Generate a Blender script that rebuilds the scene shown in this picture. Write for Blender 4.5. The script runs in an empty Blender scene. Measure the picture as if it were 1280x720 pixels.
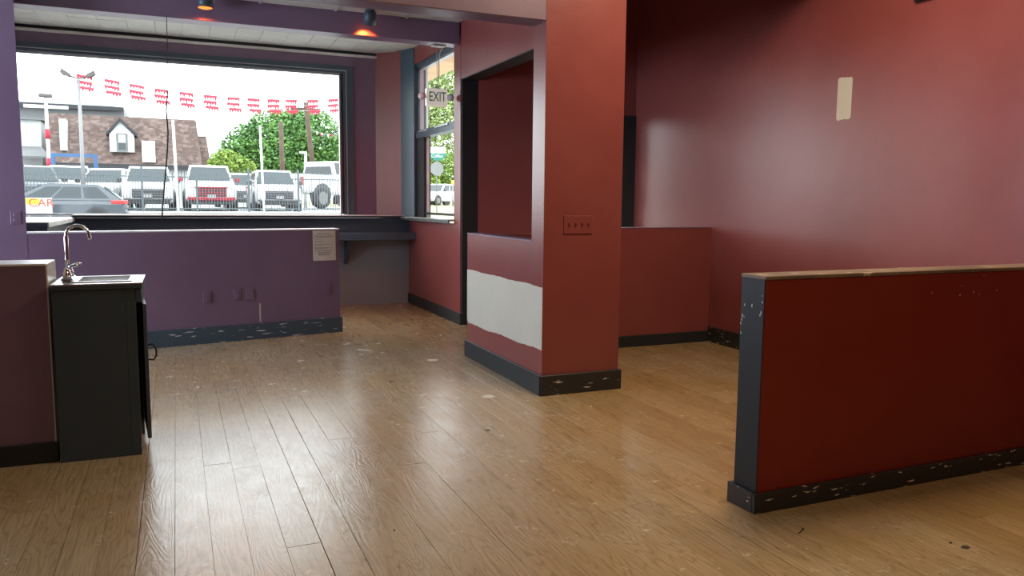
import bpy, math, random
from mathutils import Vector, Matrix
random.seed(7)
S = bpy.context.scene
COL = S.collection

# ------------------------------------------------------------------ camera
F_PX, CX, CY, EYE = 975.0, 640.0, 360.0, 1.40
YAW, PITCH, ROLL = math.radians(23.25), math.radians(6.25), math.radians(0.5)
FW = Vector((math.sin(YAW)*math.cos(PITCH), math.cos(YAW)*math.cos(PITCH), -math.sin(PITCH)))
R0 = Vector((math.cos(YAW), -math.sin(YAW), 0)); U0 = R0.cross(FW)
RT = R0*math.cos(ROLL)+U0*math.sin(ROLL); UP = RT.cross(FW)
CAMP = Vector((0, 0, EYE))
cd = bpy.data.cameras.new('camera'); cam = bpy.data.objects.new('camera', cd); COL.objects.link(cam)
cd.sensor_width = 36; cd.lens = 36*F_PX/1280; cd.clip_start = .05; cd.clip_end = 500
cam.matrix_world = Matrix(((RT.x, UP.x, -FW.x, 0), (RT.y, UP.y, -FW.y, 0), (RT.z, UP.z, -FW.z, EYE), (0, 0, 0, 1)))
S.camera = cam

# ------------------------------------------------------------------ world, lights, exposure
S.view_settings.view_transform = 'Standard'; S.view_settings.look = 'None'
S.view_settings.gamma = 1; S.view_settings.use_curve_mapping = False
S.view_settings.exposure = 0.0
W = bpy.data.worlds.new('overcast'); S.world = W; W.use_nodes = True
bg = W.node_tree.nodes['Background']; bg.inputs[0].default_value = (.93, .975, 1.02, 1); bg.inputs[1].default_value = 8.0

def area_light(name, loc, target, size, size_y, power, color):
    l = bpy.data.lights.new(name, 'AREA'); l.shape = 'RECTANGLE'; l.size = size; l.size_y = size_y
    l.energy = power; l.color = color
    o = bpy.data.objects.new(name, l); COL.objects.link(o); o.location = loc
    o.rotation_euler = (Vector(target)-Vector(loc)).to_track_quat('-Z', 'Y').to_euler()
    return o
# warm ceiling lights of the room behind and right of the camera, added cool fill on the left to tint the half wall bluish
area_light('ceiling_lamp_warm', (3.2, 3.6, 3.9), (3.2, 3.6, 0), 1.2, 1.2, 110, (1, .80, .56))
area_light('ceiling_lamp_rear', (1.4, 0.4, 3.9), (1.4, 0.4, 0), 1.2, 1.2, 50, (1, .80, .54))
area_light('cool_fill_left', (-3.55, 6.2, 1.9), (0, 6.2, 1.5), 2.2, 1.6, 150, (.50, .70, 1))

def at(px, py, Y):
    d = FW+RT*((px-CX)/F_PX)-UP*((py-CY)/F_PX)
    return CAMP+d*(Y/d.y)
def project(p):
    v = Vector(p)-CAMP; z = v.dot(FW)
    if z < .05: return None
    return CX+F_PX*v.dot(RT)/z, CY-F_PX*v.dot(UP)/z, z

# ------------------------------------------------------------------ materials
MATS = {}
def new_mat(name):
    m = bpy.data.materials.new(name); m.use_nodes = True
    nt = m.node_tree; nt.nodes.clear()
    out = nt.nodes.new('ShaderNodeOutputMaterial'); b = nt.nodes.new('ShaderNodeBsdfPrincipled')
    nt.links.new(b.outputs[0], out.inputs[0]); MATS[name] = m
    return m, nt, b
def N(nt, kind, **kw):
    n = nt.nodes.new(kind)
    for k, v in kw.items():
        if k in n.inputs: n.inputs[k].default_value = v
        else: setattr(n, k, v)
    return n
def mapped(nt, scale=(1, 1, 1), world=True):
    g = nt.nodes.new('ShaderNodeNewGeometry') if world else nt.nodes.new('ShaderNodeTexCoord')
    mp = nt.nodes.new('ShaderNodeMapping'); mp.inputs['Scale'].default_value = scale
    nt.links.new(g.outputs['Position' if world else 'Object'], mp.inputs[0])
    return mp.outputs[0]
def ramp(nt, src, stops):
    r = nt.nodes.new('ShaderNodeValToRGB'); nt.links.new(src, r.inputs[0])
    el = r.color_ramp.elements
    while len(el) < len(stops): el.new(.5)
    for e, (p, c) in zip(el, stops): e.position = p; e.color = (*c, 1) if len(c) == 3 else c
    return r.outputs[0]
def mix(nt, fac, a, b, blend='MIX'):
    m = nt.nodes.new('ShaderNodeMix'); m.data_type = 'RGBA'; m.blend_type = blend
    for sock, v in ((m.inputs[0], fac), (m.inputs[6], a), (m.inputs[7], b)):
        if hasattr(v, 'links'): nt.links.new(v, sock)
        elif isinstance(v, (int, float)): sock.default_value = v
        else: sock.default_value = (*v, 1) if len(v) == 3 else v
    return m.outputs[2]
def bump(nt, b, src, strength, dist=.01):
    n = N(nt, 'ShaderNodeBump', Strength=strength, Distance=dist)
    nt.links.new(src, n.inputs['Height']); nt.links.new(n.outputs[0], b.inputs['Normal'])
def plain(name, c, rough=.5, metal=0., var=.08, scale=6., spec=.5, bumpy=0.):
    m, nt, b = new_mat(name)
    no = N(nt, 'ShaderNodeTexNoise', Scale=scale, Detail=4.); nt.links.new(mapped(nt), no.inputs[0])
    lo = tuple(max(0, x*(1-var)) for x in c); hi = tuple(min(1, x*(1+var)) for x in c)
    nt.links.new(ramp(nt, no.outputs[0], [(.3, lo), (.7, hi)]), b.inputs['Base Color'])
    b.inputs['Roughness'].default_value = rough; b.inputs['Metallic'].default_value = metal
    b.inputs['Specular IOR Level'].default_value = spec
    if bumpy: bump(nt, b, no.outputs[0], bumpy)
    return m
def paint(name, c, rough=.42, chips=None, var=.06, spec=.5):
    """rolled wall paint: slight blotches, orange-peel relief; chips = (threshold, stretch, colour)"""
    m, nt, b = new_mat(name)
    n1 = N(nt, 'ShaderNodeTexNoise', Scale=2.2, Detail=5., Roughness=.6); nt.links.new(mapped(nt), n1.inputs[0])
    lo = tuple(x*(1-var) for x in c); hi = tuple(x*(1+var)+.003 for x in c)
    colr = ramp(nt, n1.outputs[0], [(.3, lo), (.7, hi)])
    if chips:
        th, st, cc = chips
        n2 = N(nt, 'ShaderNodeTexNoise', Scale=1., Detail=3., Roughness=.55); nt.links.new(mapped(nt, st), n2.inputs[0])
        colr = mix(nt, ramp(nt, n2.outputs[0], [(th, (0, 0, 0)), (th+.012, (1, 1, 1))]), colr, cc)
    nt.links.new(colr, b.inputs['Base Color'])
    n3 = N(nt, 'ShaderNodeTexNoise', Scale=120., Detail=2.); nt.links.new(mapped(nt), n3.inputs[0])
    n4 = N(nt, 'ShaderNodeTexNoise', Scale=3., Detail=3.); nt.links.new(mapped(nt), n4.inputs[0])
    ad = N(nt, 'ShaderNodeMath', operation='MULTIPLY_ADD'); nt.links.new(n4.outputs[0], ad.inputs[0]); ad.inputs[1].default_value = 6.; nt.links.new(n3.outputs[0], ad.inputs[2])
    bump(nt, b, ad.outputs[0], .12, .004)
    nt.links.new(ramp(nt, n1.outputs[0], [(.25, (rough-.012,)*3), (.75, (rough+.018,)*3)]), b.inputs['Roughness'])
    b.inputs['Specular IOR Level'].default_value = spec
    return m

RED = (.21, .050, .045)
paint('red_wall', RED, .30, spec=.5)
paint('red_partition', (.20, .022, .010), .5, spec=.25)
paint('glare_tinted_wall', (.165, .100, .155), .34, spec=.7)  # red wall paint with the bluish window glare put into its colour
paint('grey_wall', (.25, .285, .295), .5)
paint('glare_tinted_trim', (.050, .082, .105), .36)  # black trim near the window, lifted blue by glare painted into the colour
paint('glare_tinted_chipped', (.042, .070, .088), .40, chips=(.645, (7, 7, 60), (.62, .60, .55)))  # same glare tint in the base colour; the pale chips are real
paint('black_trim', (.018, .020, .022), .5, spec=.3)
paint('black_chipped', (.018, .019, .020), .42, chips=(.665, (7, 7, 60), (.62, .58, .5)))
paint('black_scuffed', (.018, .017, .016), .42, chips=(.665, (14, 14, 60), (.62, .55, .45)))
paint('white_wall', (.62, .60, .55), .6)
paint('bare_board', (.50, .465, .375), .75, var=.05)
paint('tan_soffit', (.62, .42, .24), .7)
paint('worn_cap', (.16, .11, .075), .6, var=.5, chips=(.63, (9, 30, 9), (.5, .4, .3)))
paint('white_ledge', (.62, .61, .58), .35, var=.15)
paint('worn_ledge', (.35, .34, .31), .4, var=.5, chips=(.6, (14, 14, 30), (.03, .03, .03)))
plain('white_plastic', (.62, .60, .54), .45, var=.04)
plain('exit_plastic', (.66, .60, .52), .5, var=.04)
plain('exit_green', (.01, .19, .10), .5)
plain('paper', (.62, .57, .46), .8, var=.03)
plain('ink', (.20, .18, .15), .8)
plain('black_cabinet', (.034, .052, .070), .42)
plain('dark_gap', (.006, .005, .004), .9)
plain('chrome', (.75, .77, .8), .12, 1., var=.02)
plain('steel', (.62, .62, .62), .28, 1., var=.05, scale=30)
plain('alu', (.48, .50, .52), .38, .9)
plain('black_rubber', (.012, .012, .013), .6)
plain('cable_white', (.5, .5, .48), .5)
plain('tbar', (.42, .43, .43), .4)
plain('asphalt', (.17, .17, .17), .9, var=.2)
plain('concrete', (0.300, 0.292, 0.277), .9, var=.12, scale=2)
plain('lot', (.26, .26, .26), .9, var=.15)
plain('grass', (.19, .19, .08), .9, var=.3)
plain('fence_paint', (.05, .068, .075), .5)
plain('pole_grey', (0.132, 0.132, 0.136), .5)
plain('pole_dark', (0.050, 0.041, 0.041), .6)
plain('pole_white', (0.375, 0.375, 0.367), .5)
plain('wood_pole', (0.053, 0.032, 0.022), .85, var=.25, scale=3)
plain('flag_red', (0.270, 0.005, 0.022), .7)
plain('blue_steel', (0.006, 0.053, 0.142), .45)
plain('car_white', (0.413, 0.420, 0.427), .25, var=.01)
plain('car_grey', (.048, .058, .068), .22, var=.02)
plain('car_red', (0.240, 0.009, 0.019), .25, var=.02)
plain('car_silver', (0.151, 0.155, 0.160), .28, .3, var=.02)
plain('car_glass', (.018, .026, .03), .12, var=.02, spec=.35)
plain('tyre', (0.010, 0.010, 0.010), .8)
plain('hub', (0.110, 0.110, 0.113), .35, .7)
plain('grille', (0.016, 0.017, 0.019), .4)
plain('lamp_lens', (.7, .72, .74), .15)
plain('lamp_red', (0.300, 0.022, 0.022), .25)
plain('plate', (0.220, 0.214, 0.208), .5)
plain('sign_yellow', (0.413, 0.315, 0.007), .5)
plain('sign_red', (0.375, 0.030, 0.007), .5)
plain('sign_white', (0.375, 0.375, 0.375), .5)
plain('sign_green', (0.000, 0.095, 0.069), .5)
plain('sign_back', (0.120, 0.126, 0.126), .45, .3)
plain('siding_white', (0.315, 0.323, 0.323), .8, var=.05)
plain('siding_grey', (0.095, 0.101, 0.104), .8, var=.05)
plain('roof_grey', (0.053, 0.066, 0.069), .7, var=.1)
plain('roof_black', (0.008, 0.010, 0.013), .7)
plain('brick_pink', (0.120, 0.076, 0.069), .85)
plain('bark', (0.032, 0.022, 0.016), .9)

def shingle_mat():
    m, nt, b = new_mat('shingles')
    v = N(nt, 'ShaderNodeTexVoronoi', Scale=3.6); nt.links.new(mapped(nt, (1, 1, 1.7)), v.inputs[0])
    n = N(nt, 'ShaderNodeTexNoise', Scale=1.1, Detail=5.); nt.links.new(mapped(nt), n.inputs[0])
    c1 = ramp(nt, v.outputs['Color'], [(.2, (.055, .036, .031)), (.55, (.085, .058, .050)), (.9, (.15, .108, .094))])
    nt.links.new(mix(nt, .2, c1, ramp(nt, n.outputs[0], [(.3, (.04, .027, .024)), (.7, (.09, .065, .058))])), b.inputs['Base Color'])
    b.inputs['Roughness'].default_value = .95
shingle_mat()

def leaf_mat(name, a, c):
    m, nt, b = new_mat(name)
    n = N(nt, 'ShaderNodeTexNoise', Scale=.9, Detail=3.); nt.links.new(mapped(nt), n.inputs[0])
    nt.links.new(ramp(nt, n.outputs[0], [(.3, a), (.7, c)]), b.inputs['Base Color']); b.inputs['Roughness'].default_value = .7
leaf_mat('leaf_a', (.035, .105, .022), (.10, .22, .045))
leaf_mat('leaf_b', (.09, .17, .02), (.20, .28, .05))
leaf_mat('leaf_c', (.12, .18, .05), (.28, .35, .13))

def glass_mat():
    m = bpy.data.materials.new('window_glass'); m.use_nodes = True; nt = m.node_tree; nt.nodes.clear()
    out = nt.nodes.new('ShaderNodeOutputMaterial'); t = nt.nodes.new('ShaderNodeBsdfTransparent'); g = nt.nodes.new('ShaderNodeBsdfGlossy')
    t.inputs[0].default_value = (.96, .98, .97, 1); g.inputs[1].default_value = .02
    mx = nt.nodes.new('ShaderNodeMixShader'); mx.inputs[0].default_value = .05
    nt.links.new(t.outputs[0], mx.inputs[1]); nt.links.new(g.outputs[0], mx.inputs[2]); nt.links.new(mx.outputs[0], out.inputs[0])
    MATS['window_glass'] = m
glass_mat()

def emis(name, c, s):
    m, nt, b = new_mat(name); b.inputs['Emission Color'].default_value = (*c, 1); b.inputs['Emission Strength'].default_value = s
    b.inputs['Base Color'].default_value = (*c, 1)
emis('bulb_red', (1, .13, .012), 3.2)
emis('exit_face', (.66, .60, .52), .5)
emis('signal_amber', (1, .45, .05), 2.)

def tile_mat():
    m, nt, b = new_mat('acoustic_tile')
    n = N(nt, 'ShaderNodeTexNoise', Scale=90., Detail=2.); nt.links.new(mapped(nt), n.inputs[0])
    n2 = N(nt, 'ShaderNodeTexNoise', Scale=1.6, Detail=3.); nt.links.new(mapped(nt), n2.inputs[0])
    c = mix(nt, ramp(nt, n.outputs[0], [(.34, (1, 1, 1)), (.42, (0, 0, 0))]), (.56, .56, .53), (.30, .30, .28))
    nt.links.new(mix(nt, .4, c, ramp(nt, n2.outputs[0], [(.3, (.42, .42, .39)), (.7, (.62, .62, .59))])), b.inputs['Base Color'])
    b.inputs['Roughness'].default_value = .7; bump(nt, b, n.outputs[0], .3, .004)
tile_mat()

def wood_mat():
    m, nt, b = new_mat('oak_plank')
    at_ = nt.nodes.new('ShaderNodeAttribute'); at_.attribute_name = 'rnd'
    g = nt.nodes.new('ShaderNodeNewGeometry')
    off = N(nt, 'ShaderNodeVectorMath', operation='MULTIPLY_ADD')
    nt.links.new(at_.outputs['Fac'], off.inputs[0]); off.inputs[1].default_value = (37., 61., 11.); nt.links.new(g.outputs['Position'], off.inputs[2])
    def mp(sc):
        q = nt.nodes.new('ShaderNodeMapping'); q.inputs['Scale'].default_value = sc; nt.links.new(off.outputs[0], q.inputs[0]); return q.outputs[0]
    # cathedral grain: contour bands of a stretched noise
    n1 = N(nt, 'ShaderNodeTexNoise', Scale=1., Detail=1.5, Roughness=.45, Distortion=.6); nt.links.new(mp((9, 1.3, 1)), n1.inputs[0])
    mu = N(nt, 'ShaderNodeMath', operation='MULTIPLY'); nt.links.new(n1.outputs[0], mu.inputs[0]); mu.inputs[1].default_value = 26.
    fr = N(nt, 'ShaderNodeMath', operation='PINGPONG'); nt.links.new(mu.outputs[0], fr.inputs[0]); fr.inputs[1].default_value = 1.
    n2 = N(nt, 'ShaderNodeTexNoise', Scale=1., Detail=4., Roughness=.7); nt.links.new(mp((150, 5, 1)), n2.inputs[0])
    base = ramp(nt, at_.outputs['Fac'], [(0, (.34, .222, .095)), (.35, (.375, .25, .11)), (.7, (.42, .29, .14)), (1, (.355, .235, .105))])
    # traffic wear: greyed varnish along the walkway
    n3 = N(nt, 'ShaderNodeTexNoise', Scale=.8, Detail=6., Roughness=.62); nt.links.new(g.outputs['Position'], n3.inputs[0])
    sx = N(nt, 'ShaderNodeSeparateXYZ'); nt.links.new(g.outputs['Position'], sx.inputs[0])
    lane = N(nt, 'ShaderNodeMapRange'); nt.links.new(sx.outputs['X'], lane.inputs[0]); lane.inputs[1].default_value = 3.2; lane.inputs[2].default_value = .9; lane.inputs[3].default_value = -.08; lane.inputs[4].default_value = .10; lane.interpolation_type = 'SMOOTHSTEP'
    wr_ = N(nt, 'ShaderNodeMath', operation='ADD'); nt.links.new(n3.outputs[0], wr_.inputs[0]); nt.links.new(lane.outputs[0], wr_.inputs[1])
    c = mix(nt, ramp(nt, wr_.outputs[0], [(.40, (0,)*3), (.68, (.62,)*3)]), base, (.41, .35, .25))
    c = mix(nt, ramp(nt, fr.outputs[0], [(.0, (.42,)*3), (.22, (.12,)*3), (.6, (0,)*3)]), c, (.15, .09, .04))
    c = mix(nt, ramp(nt, n2.outputs[0], [(.35, (.5,)*3), (.58, (0,)*3)]), c, (.19, .12, .055))
    # dark knots and stains
    sp = N(nt, 'ShaderNodeMapping'); sp.inputs['Scale'].default_value = (5, 2.2, 1); nt.links.new(g.outputs['Position'], sp.inputs[0])
    n4 = N(nt, 'ShaderNodeTexNoise', Scale=1., Detail=5., Roughness=.7); nt.links.new(sp.outputs[0], n4.inputs[0])
    c = mix(nt, ramp(nt, n4.outputs[0], [(.66, (0,)*3), (.75, (.6,)*3)]), c, (.075, .042, .02))
    # dark gouges along the boards
    gm = N(nt, 'ShaderNodeMapping'); gm.inputs['Scale'].default_value = (46, 11, 1); gm.inputs['Rotation'].default_value = (0, 0, .25); nt.links.new(g.outputs['Position'], gm.inputs[0])
    n8 = N(nt, 'ShaderNodeTexNoise', Scale=1., Detail=3., Roughness=.6); nt.links.new(gm.outputs[0], n8.inputs[0])
    c = mix(nt, ramp(nt, n8.outputs[0], [(.69, (0,)*3), (.73, (.65,)*3)]), c, (.07, .042, .022))
    # pale scratches
    n6 = N(nt, 'ShaderNodeTexNoise', Scale=22., Detail=5., Roughness=.75); nt.links.new(g.outputs['Position'], n6.inputs[0])
    sm = N(nt, 'ShaderNodeMath', operation='MULTIPLY'); nt.links.new(n6.outputs[0], sm.inputs[0]); nt.links.new(n3.outputs[0], sm.inputs[1])
    c = mix(nt, ramp(nt, sm.outputs[0], [(.335, (0,)*3), (.40, (.6,)*3)]), c, (.50, .44, .32))
    nt.links.new(c, b.inputs['Base Color'])
    n5 = N(nt, 'ShaderNodeTexNoise', Scale=7., Detail=5., Roughness=.7); nt.links.new(g.outputs['Position'], n5.inputs[0])
    nt.links.new(ramp(nt, n5.outputs[0], [(.3, (.16,)*3), (.7, (.29,)*3)]), b.inputs['Roughness'])
    n7 = N(nt, 'ShaderNodeTexNoise', Scale=55., Detail=5., Roughness=.75); nt.links.new(g.outputs['Position'], n7.inputs[0])
    hs = N(nt, 'ShaderNodeMath', operation='MULTIPLY_ADD'); nt.links.new(fr.outputs[0], hs.inputs[0]); hs.inputs[1].default_value = .30; nt.links.new(n7.outputs[0], hs.inputs[2])
    bump(nt, b, hs.outputs[0], .40, .0024)
    b.inputs['Specular IOR Level'].default_value = .85
wood_mat()

# ------------------------------------------------------------------ geometry helpers
class MB:
    def __init__(s): s.v = []; s.f = []; s.sm = []
    def add(s, vs, fs, smooth=False):
        n = len(s.v); s.v += [tuple(v) for v in vs]; s.f += [tuple(i+n for i in f) for f in fs]; s.sm += [smooth]*len(fs); return s
    def box(s, a, b):
        (x0, y0, z0), (x1, y1, z1) = a, b
        return s.add([(x0,y0,z0),(x1,y0,z0),(x1,y1,z0),(x0,y1,z0),(x0,y0,z1),(x1,y0,z1),(x1,y1,z1),(x0,y1,z1)],
                     [(3,2,1,0),(4,5,6,7),(0,1,5,4),(1,2,6,5),(2,3,7,6),(3,0,4,7)])
    def cbox(s, a, b, c=.004):
        """box with chamfered vertical and horizontal edges (three stacked loops)"""
        (x0, y0, z0), (x1, y1, z1) = a, b
        def loop(i, z): return [(x0+i+c,y0+i,z),(x1-i-c,y0+i,z),(x1-i,y0+i+c,z),(x1-i,y1-i-c,z),(x1-i-c,y1-i,z),(x0+i+c,y1-i,z),(x0+i,y1-i-c,z),(x0+i,y0+i+c,z)]
        return s.loft([loop(c, z0), loop(0, z0+c), loop(0, z1-c), loop(c, z1)], True)
    def loft(s, loops, caps=True, smooth=False, closed=True):
        n = len(loops[0]); vs = [p for l in loops for p in l]; fs = []
        for k in range(len(loops)-1):
            for i in range(n if closed else n-1):
                j = (i+1) % n; fs.append((k*n+i, k*n+j, (k+1)*n+j, (k+1)*n+i))
        s.add(vs, fs, smooth)
        if caps:
            m = len(s.v)-len(vs)
            s.f.append(tuple(m+i for i in reversed(range(n)))); s.sm.append(False)
            s.f.append(tuple(m+(len(loops)-1)*n+i for i in range(n))); s.sm.append(False)
        return s
    def prism(s, poly, z0, z1):
        return s.loft([[(x, y, z0) for x, y in poly], [(x, y, z1) for x, y in poly]])
    def tube(s, pts, r, n=8, smooth=True):
        pts = [Vector(p) for p in pts]; rs = r if isinstance(r, (list, tuple)) else [r]*len(pts)
        loops = []; ref = None
        for i, p in enumerate(pts):
            t = (pts[min(i+1, len(pts)-1)]-pts[max(i-1, 0)]).normalized()
            if ref is None:
                ref = Vector((0, 0, 1)) if abs(t.z) < .9 else Vector((1, 0, 0))
            a = (ref-t*ref.dot(t)).normalized(); b = t.cross(a); ref = a
            loops.append([p+(a*math.cos(q)+b*math.sin(q))*rs[i] for q in [2*math.pi*k/n for k in range(n)]])
        return s.loft(loops, True, smooth)
    def lathe(s, prof, c=(0, 0, 0), n=20, axis='z'):
        loops = []
        for r, z in prof:
            l = []
            for k in range(n):
                q = 2*math.pi*k/n; u, v = r*math.cos(q), r*math.sin(q)
                p = (u, v, z) if axis == 'z' else ((z, u, v) if axis == 'x' else (u, z, -v))
                l.append((c[0]+p[0], c[1]+p[1], c[2]+p[2]))
            loops.append(l)
        return s.loft(loops, True, True)
    def quad(s, a, b, c, d): return s.add([a, b, c, d], [(0, 1, 2, 3)])
    def mesh(s, name):
        me = bpy.data.meshes.new(name); me.from_pydata(s.v, [], s.f)
        me.polygons.foreach_set('use_smooth', s.sm); me.update(); return me
def link(name, me, mat=None, parent=None, loc=None, rz=0, kind=None, label=None, cat=None, group=None):
    o = bpy.data.objects.new(name, me); COL.objects.link(o)
    if mat and me is not None and not me.materials: me.materials.append(MATS[mat])
    if parent: o.parent = parent
    if loc is not None: o.location = loc
    if rz: o.rotation_euler = (0, 0, rz)
    if kind: o['kind'] = kind
    if label: o['label'] = label
    if cat: o['category'] = cat
    if group: o['group'] = group
    return o
def obj(name, mb, mat, parent=None, **k): return link(name, mb.mesh(name), mat, parent, **k)
def box(name, a, b, mat, parent=None, c=0, **k):
    return obj(name, MB().cbox(a, b, c) if c else MB().box(a, b), mat, parent, **k)
def struct(name, mb, mat, **k): return obj(name, mb, mat, kind='structure', **k)
def thing(name, label, cat, loc=(0, 0, 0), rz=0, group=None): return link(name, None, None, None, loc, rz, None, label, cat, group)
def text_mesh(txt, size, depth=.002):
    cu = bpy.data.curves.new('lettering', 'FONT'); cu.body = txt; cu.size = size; cu.extrude = depth; cu.align_x = 'CENTER'; cu.align_y = 'CENTER'
    o = bpy.data.objects.new('lettering', cu); COL.objects.link(o)
    me = bpy.data.meshes.new_from_object(o.evaluated_get(bpy.context.evaluated_depsgraph_get()))
    bpy.data.objects.remove(o); return me

# ================================================================== THE ROOM
XL, XR, YB = -3.6, 4.99, -3.2       # left wall, right wall, rear wall of the main room
ZC = 4.0                            # main ceiling
YN0, YN1 = 5.02, 5.24               # near beam / column
ZBAY, ZMID = 3.40, 3.355
# half wall and pier stand slightly askew
HA = Vector((-.26, 8.02)); HB = Vector((1.61, 8.37)); HD = (HB-HA).normalized(); HN = Vector((-HD.y, HD.x))   # HN points away from camera
HANG = math.atan2(HD.y, HD.x)
def hp(x): return HA+HD*((x-HA.x)/HD.x)

# ---- floor: planks running towards the window
floor = struct('floor', MB().box((XL, YB, -.12), (XR, 10.9, -.012)), 'dark_gap')
PW = .1385
rows = []
x = -.19-PW*26
planks = []
while x < XR:
    y = YB-random.random()*1.6
    while y < 10.72:
        L = random.choice((.8, 1.1, 1.4, 1.7, 2.1, 2.4))*random.uniform(.9, 1.1)
        y0, y1, x0, x1 = max(y, YB), min(y+L, 10.72), max(x, XL), min(x+PW, XR)
        if y1-y0 > .05 and x1-x0 > .02: planks.append((x0, x1, y0, y1))
        y += L
    x += PW
def plank_area(p):
    x0, x1, y0, y1 = p; xm, ym = (x0+x1)/2, (y0+y1)/2
    pr = project((xm, max(ym, .6), 0))
    if pr is None or not (-80 < pr[0] < 1360 and 200 < pr[1] < 800): return 0
    if ym > 8.0 and not (1.6 < xm < 2.95): return 0          # behind the half wall
    if ym > 8.4 and xm > 2.95: return 0
    return (x1-x0)*(y1-y0)*1.4/pr[2]**3
planks.sort(key=plank_area, reverse=True)
def plank_geo(mb, p, rs):
    x0, x1, y0, y1 = p; g = random.choice((.0001, .0001, .0002, .0003, .0005, .0010, .0018)); e = .0005; dz = random.uniform(-.0006, .0006)
    x0 += g; x1 -= g; y0 += .0005; y1 -= .0005
    lo = lambda i, z: [(x0+i, y0+i, z), (x1-i, y0+i, z), (x1-i, y1-i, z), (x0+i, y1-i, z)]
    mb.loft([lo(0, -.012), lo(0, dz-e), lo(e, dz)], False); n = len(mb.v)
    mb.f.append((n-4, n-3, n-2, n-1)); mb.sm.append(False)
    rs += [random.random()]*12
def add_rnd(me, vals):
    a = me.attributes.new('rnd', 'FLOAT', 'POINT'); a.data.foreach_set('value', vals)
for p in planks[:300]:
    mb = MB(); rs = []; plank_geo(mb, p, rs); me = mb.mesh('plank')
    r = rs[0]; add_rnd(me, [r]*len(me.vertices)); link('plank', me, 'oak_plank', floor)
mb = MB(); vals = []
for p in planks[300:]:
    rs = []; plank_geo(mb, p, rs); vals += [rs[0]]*12
me = mb.mesh('plank_field'); add_rnd(me, vals); link('plank_field', me, 'oak_plank', floor, kind='stuff')

# ---- outer walls
struct('wall_right', MB().box((XR, YB, 0), (XR+.2, 8.12, ZC)), 'red_wall')
struct('wall_left', MB().box((XL-.2, YB, 0), (XL, 5.1, ZC)).box((XL-.2, 7.3, 0), (XL, 8.6, ZC)).box((XL-.2, 5.1, 0), (XL, 7.3, 1.1)).box((XL-.2, 5.1, 2.7), (XL, 7.3, ZC)), 'red_wall')
struct('wall_rear', MB().box((XL-.2, YB-.2, 0), (XR+.2, YB, ZC)), 'red_wall')
struct('ceiling', MB().box((XL-.2, YB-.2, ZC), (XR+.2, 8.9, ZC+.15)), 'white_wall')
# ---- column with the switch plate, near beam
XC0, XC1 = 2.405, 3.045
struct('wall_column', MB().cbox((XC0, YN0+.015, 0), (XC1, YN1, ZC), .0008), 'red_wall')
struct('beam_near', MB().cbox((XL, YN0+.017, 2.655), (XC0+.01, YN1-.002, ZC), .006), 'glare_tinted_wall')
struct('beam_right', MB().cbox((XC1-.01, YN0+.017, 3.27), (XR, YN1-.002, ZC), .006), 'red_wall')
# side wall header between the beams, over the wide opening
SX0, SX1 = 2.955, 3.15
hdr = struct('wall_side_header', MB().box((SX0, YN1, 2.76), (SX1, 8.36, ZC)), 'red_wall')
box('soffit_board', (SX0+.004, YN1, 2.75), (SX1+.004, 8.36, 2.762), 'black_trim', hdr)
# mid ceiling between the beams with lay-in tiles
midc = struct('ceiling_mid', MB().box((XL, YN1, ZMID+.02), (SX0, 8.6, ZMID+.06)), 'white_wall')
xs = [2.34-.75*k for k in range(0, 7)]; xs = [SX0]+xs
ys = [8.38, 8.14, 6.90, 5.66, YN1]
for i in range(len(xs)-1):
    for j in range(len(ys)-1):
        dz = random.uniform(0, .010)
        box('ceiling_tile', (xs[i+1]+.014, ys[j+1]+.014, ZMID+dz), (xs[i]-.014, ys[j]-.014, ZMID+.018), 'acoustic_tile', midc, .003)
for xx in xs[1:]: box('ceiling_bar', (xx-.013, YN1, ZMID-.006), (xx+.013, 8.38, ZMID+.02), 'tbar', midc)
for yy in ys[1:-1]: box('ceiling_bar', (XL, yy-.013, ZMID-.005), (SX0, yy+.013, ZMID+.019), 'tbar', midc)
# ---- far beam
struct('beam_far', MB().cbox((-2.1, 8.40, 3.137), (SX0, 8.62, ZC), .005), 'glare_tinted_wall')
# ---- pier and half wall (askew)
def hbox(name, x0, x1, d0, d1, z0, z1, mat, parent=None, kind=None, c=0):
    a, b = hp(x0), hp(x1); L = (b-a).length
    o = box(name, (0, d0, z0), (L, d1, z1), mat, None, c); o.location = (a.x, a.y, 0); o.rotation_euler = (0, 0, HANG)
    if parent: o.parent = parent; o.matrix_parent_inverse = parent.matrix_basis.inverted()
    if kind: o['kind'] = kind
    return o
pier = hbox('wall_pier', -3.7, -1.19, .0, .20, 0, ZC, 'glare_tinted_wall', None, 'structure')
half = hbox('wall_half', -1.19, 1.585, .002, .16, 0, 1.095, 'glare_tinted_wall', None, 'structure')
hbox('cap', -1.19, 1.588, -.004, .166, 1.095, 1.110, 'white_ledge', half, c=.003)
hbox('baseboard_half', -1.6, 1.605, -.020, .0, 0, .165, 'glare_tinted_chipped', half, c=.003)
hbox('baseboard_end', 1.585, 1.605, .0, .165, 0, .165, 'glare_tinted_trim', half, c=.003)
hbox('bare_scratch', .742, .757, -.0012, .003, .18, .36, 'bare_board', half)
# ---- side wall with the exit window (lower part), its black end
YS0, YS1 = 8.36, 10.52
ZS = 1.175
struct('wall_side', MB().box((SX0, YS0+.02, 0), (SX1, 10.9, ZS-.03)).box((SX0, YS0+.02, 3.20), (SX1, 10.25, 3.7)).box((SX0, YS0+.02, ZS-.03), (SX1, 8.60, 3.7)), 'red_wall')
struct('trim_1', MB().cbox((SX0+.012, YS0-.004, 0), (SX1+.02, YS0+.02, 2.76), .003), 'black_trim')
struct('baseboard_side', MB().cbox((SX0-.018, YS0-.006, 0), (SX0, YS1, .135), .003).cbox((SX0-.018, YS0-.024, 0), (SX1+.02, YS0-.004, .135), .003), 'black_trim')
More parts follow.
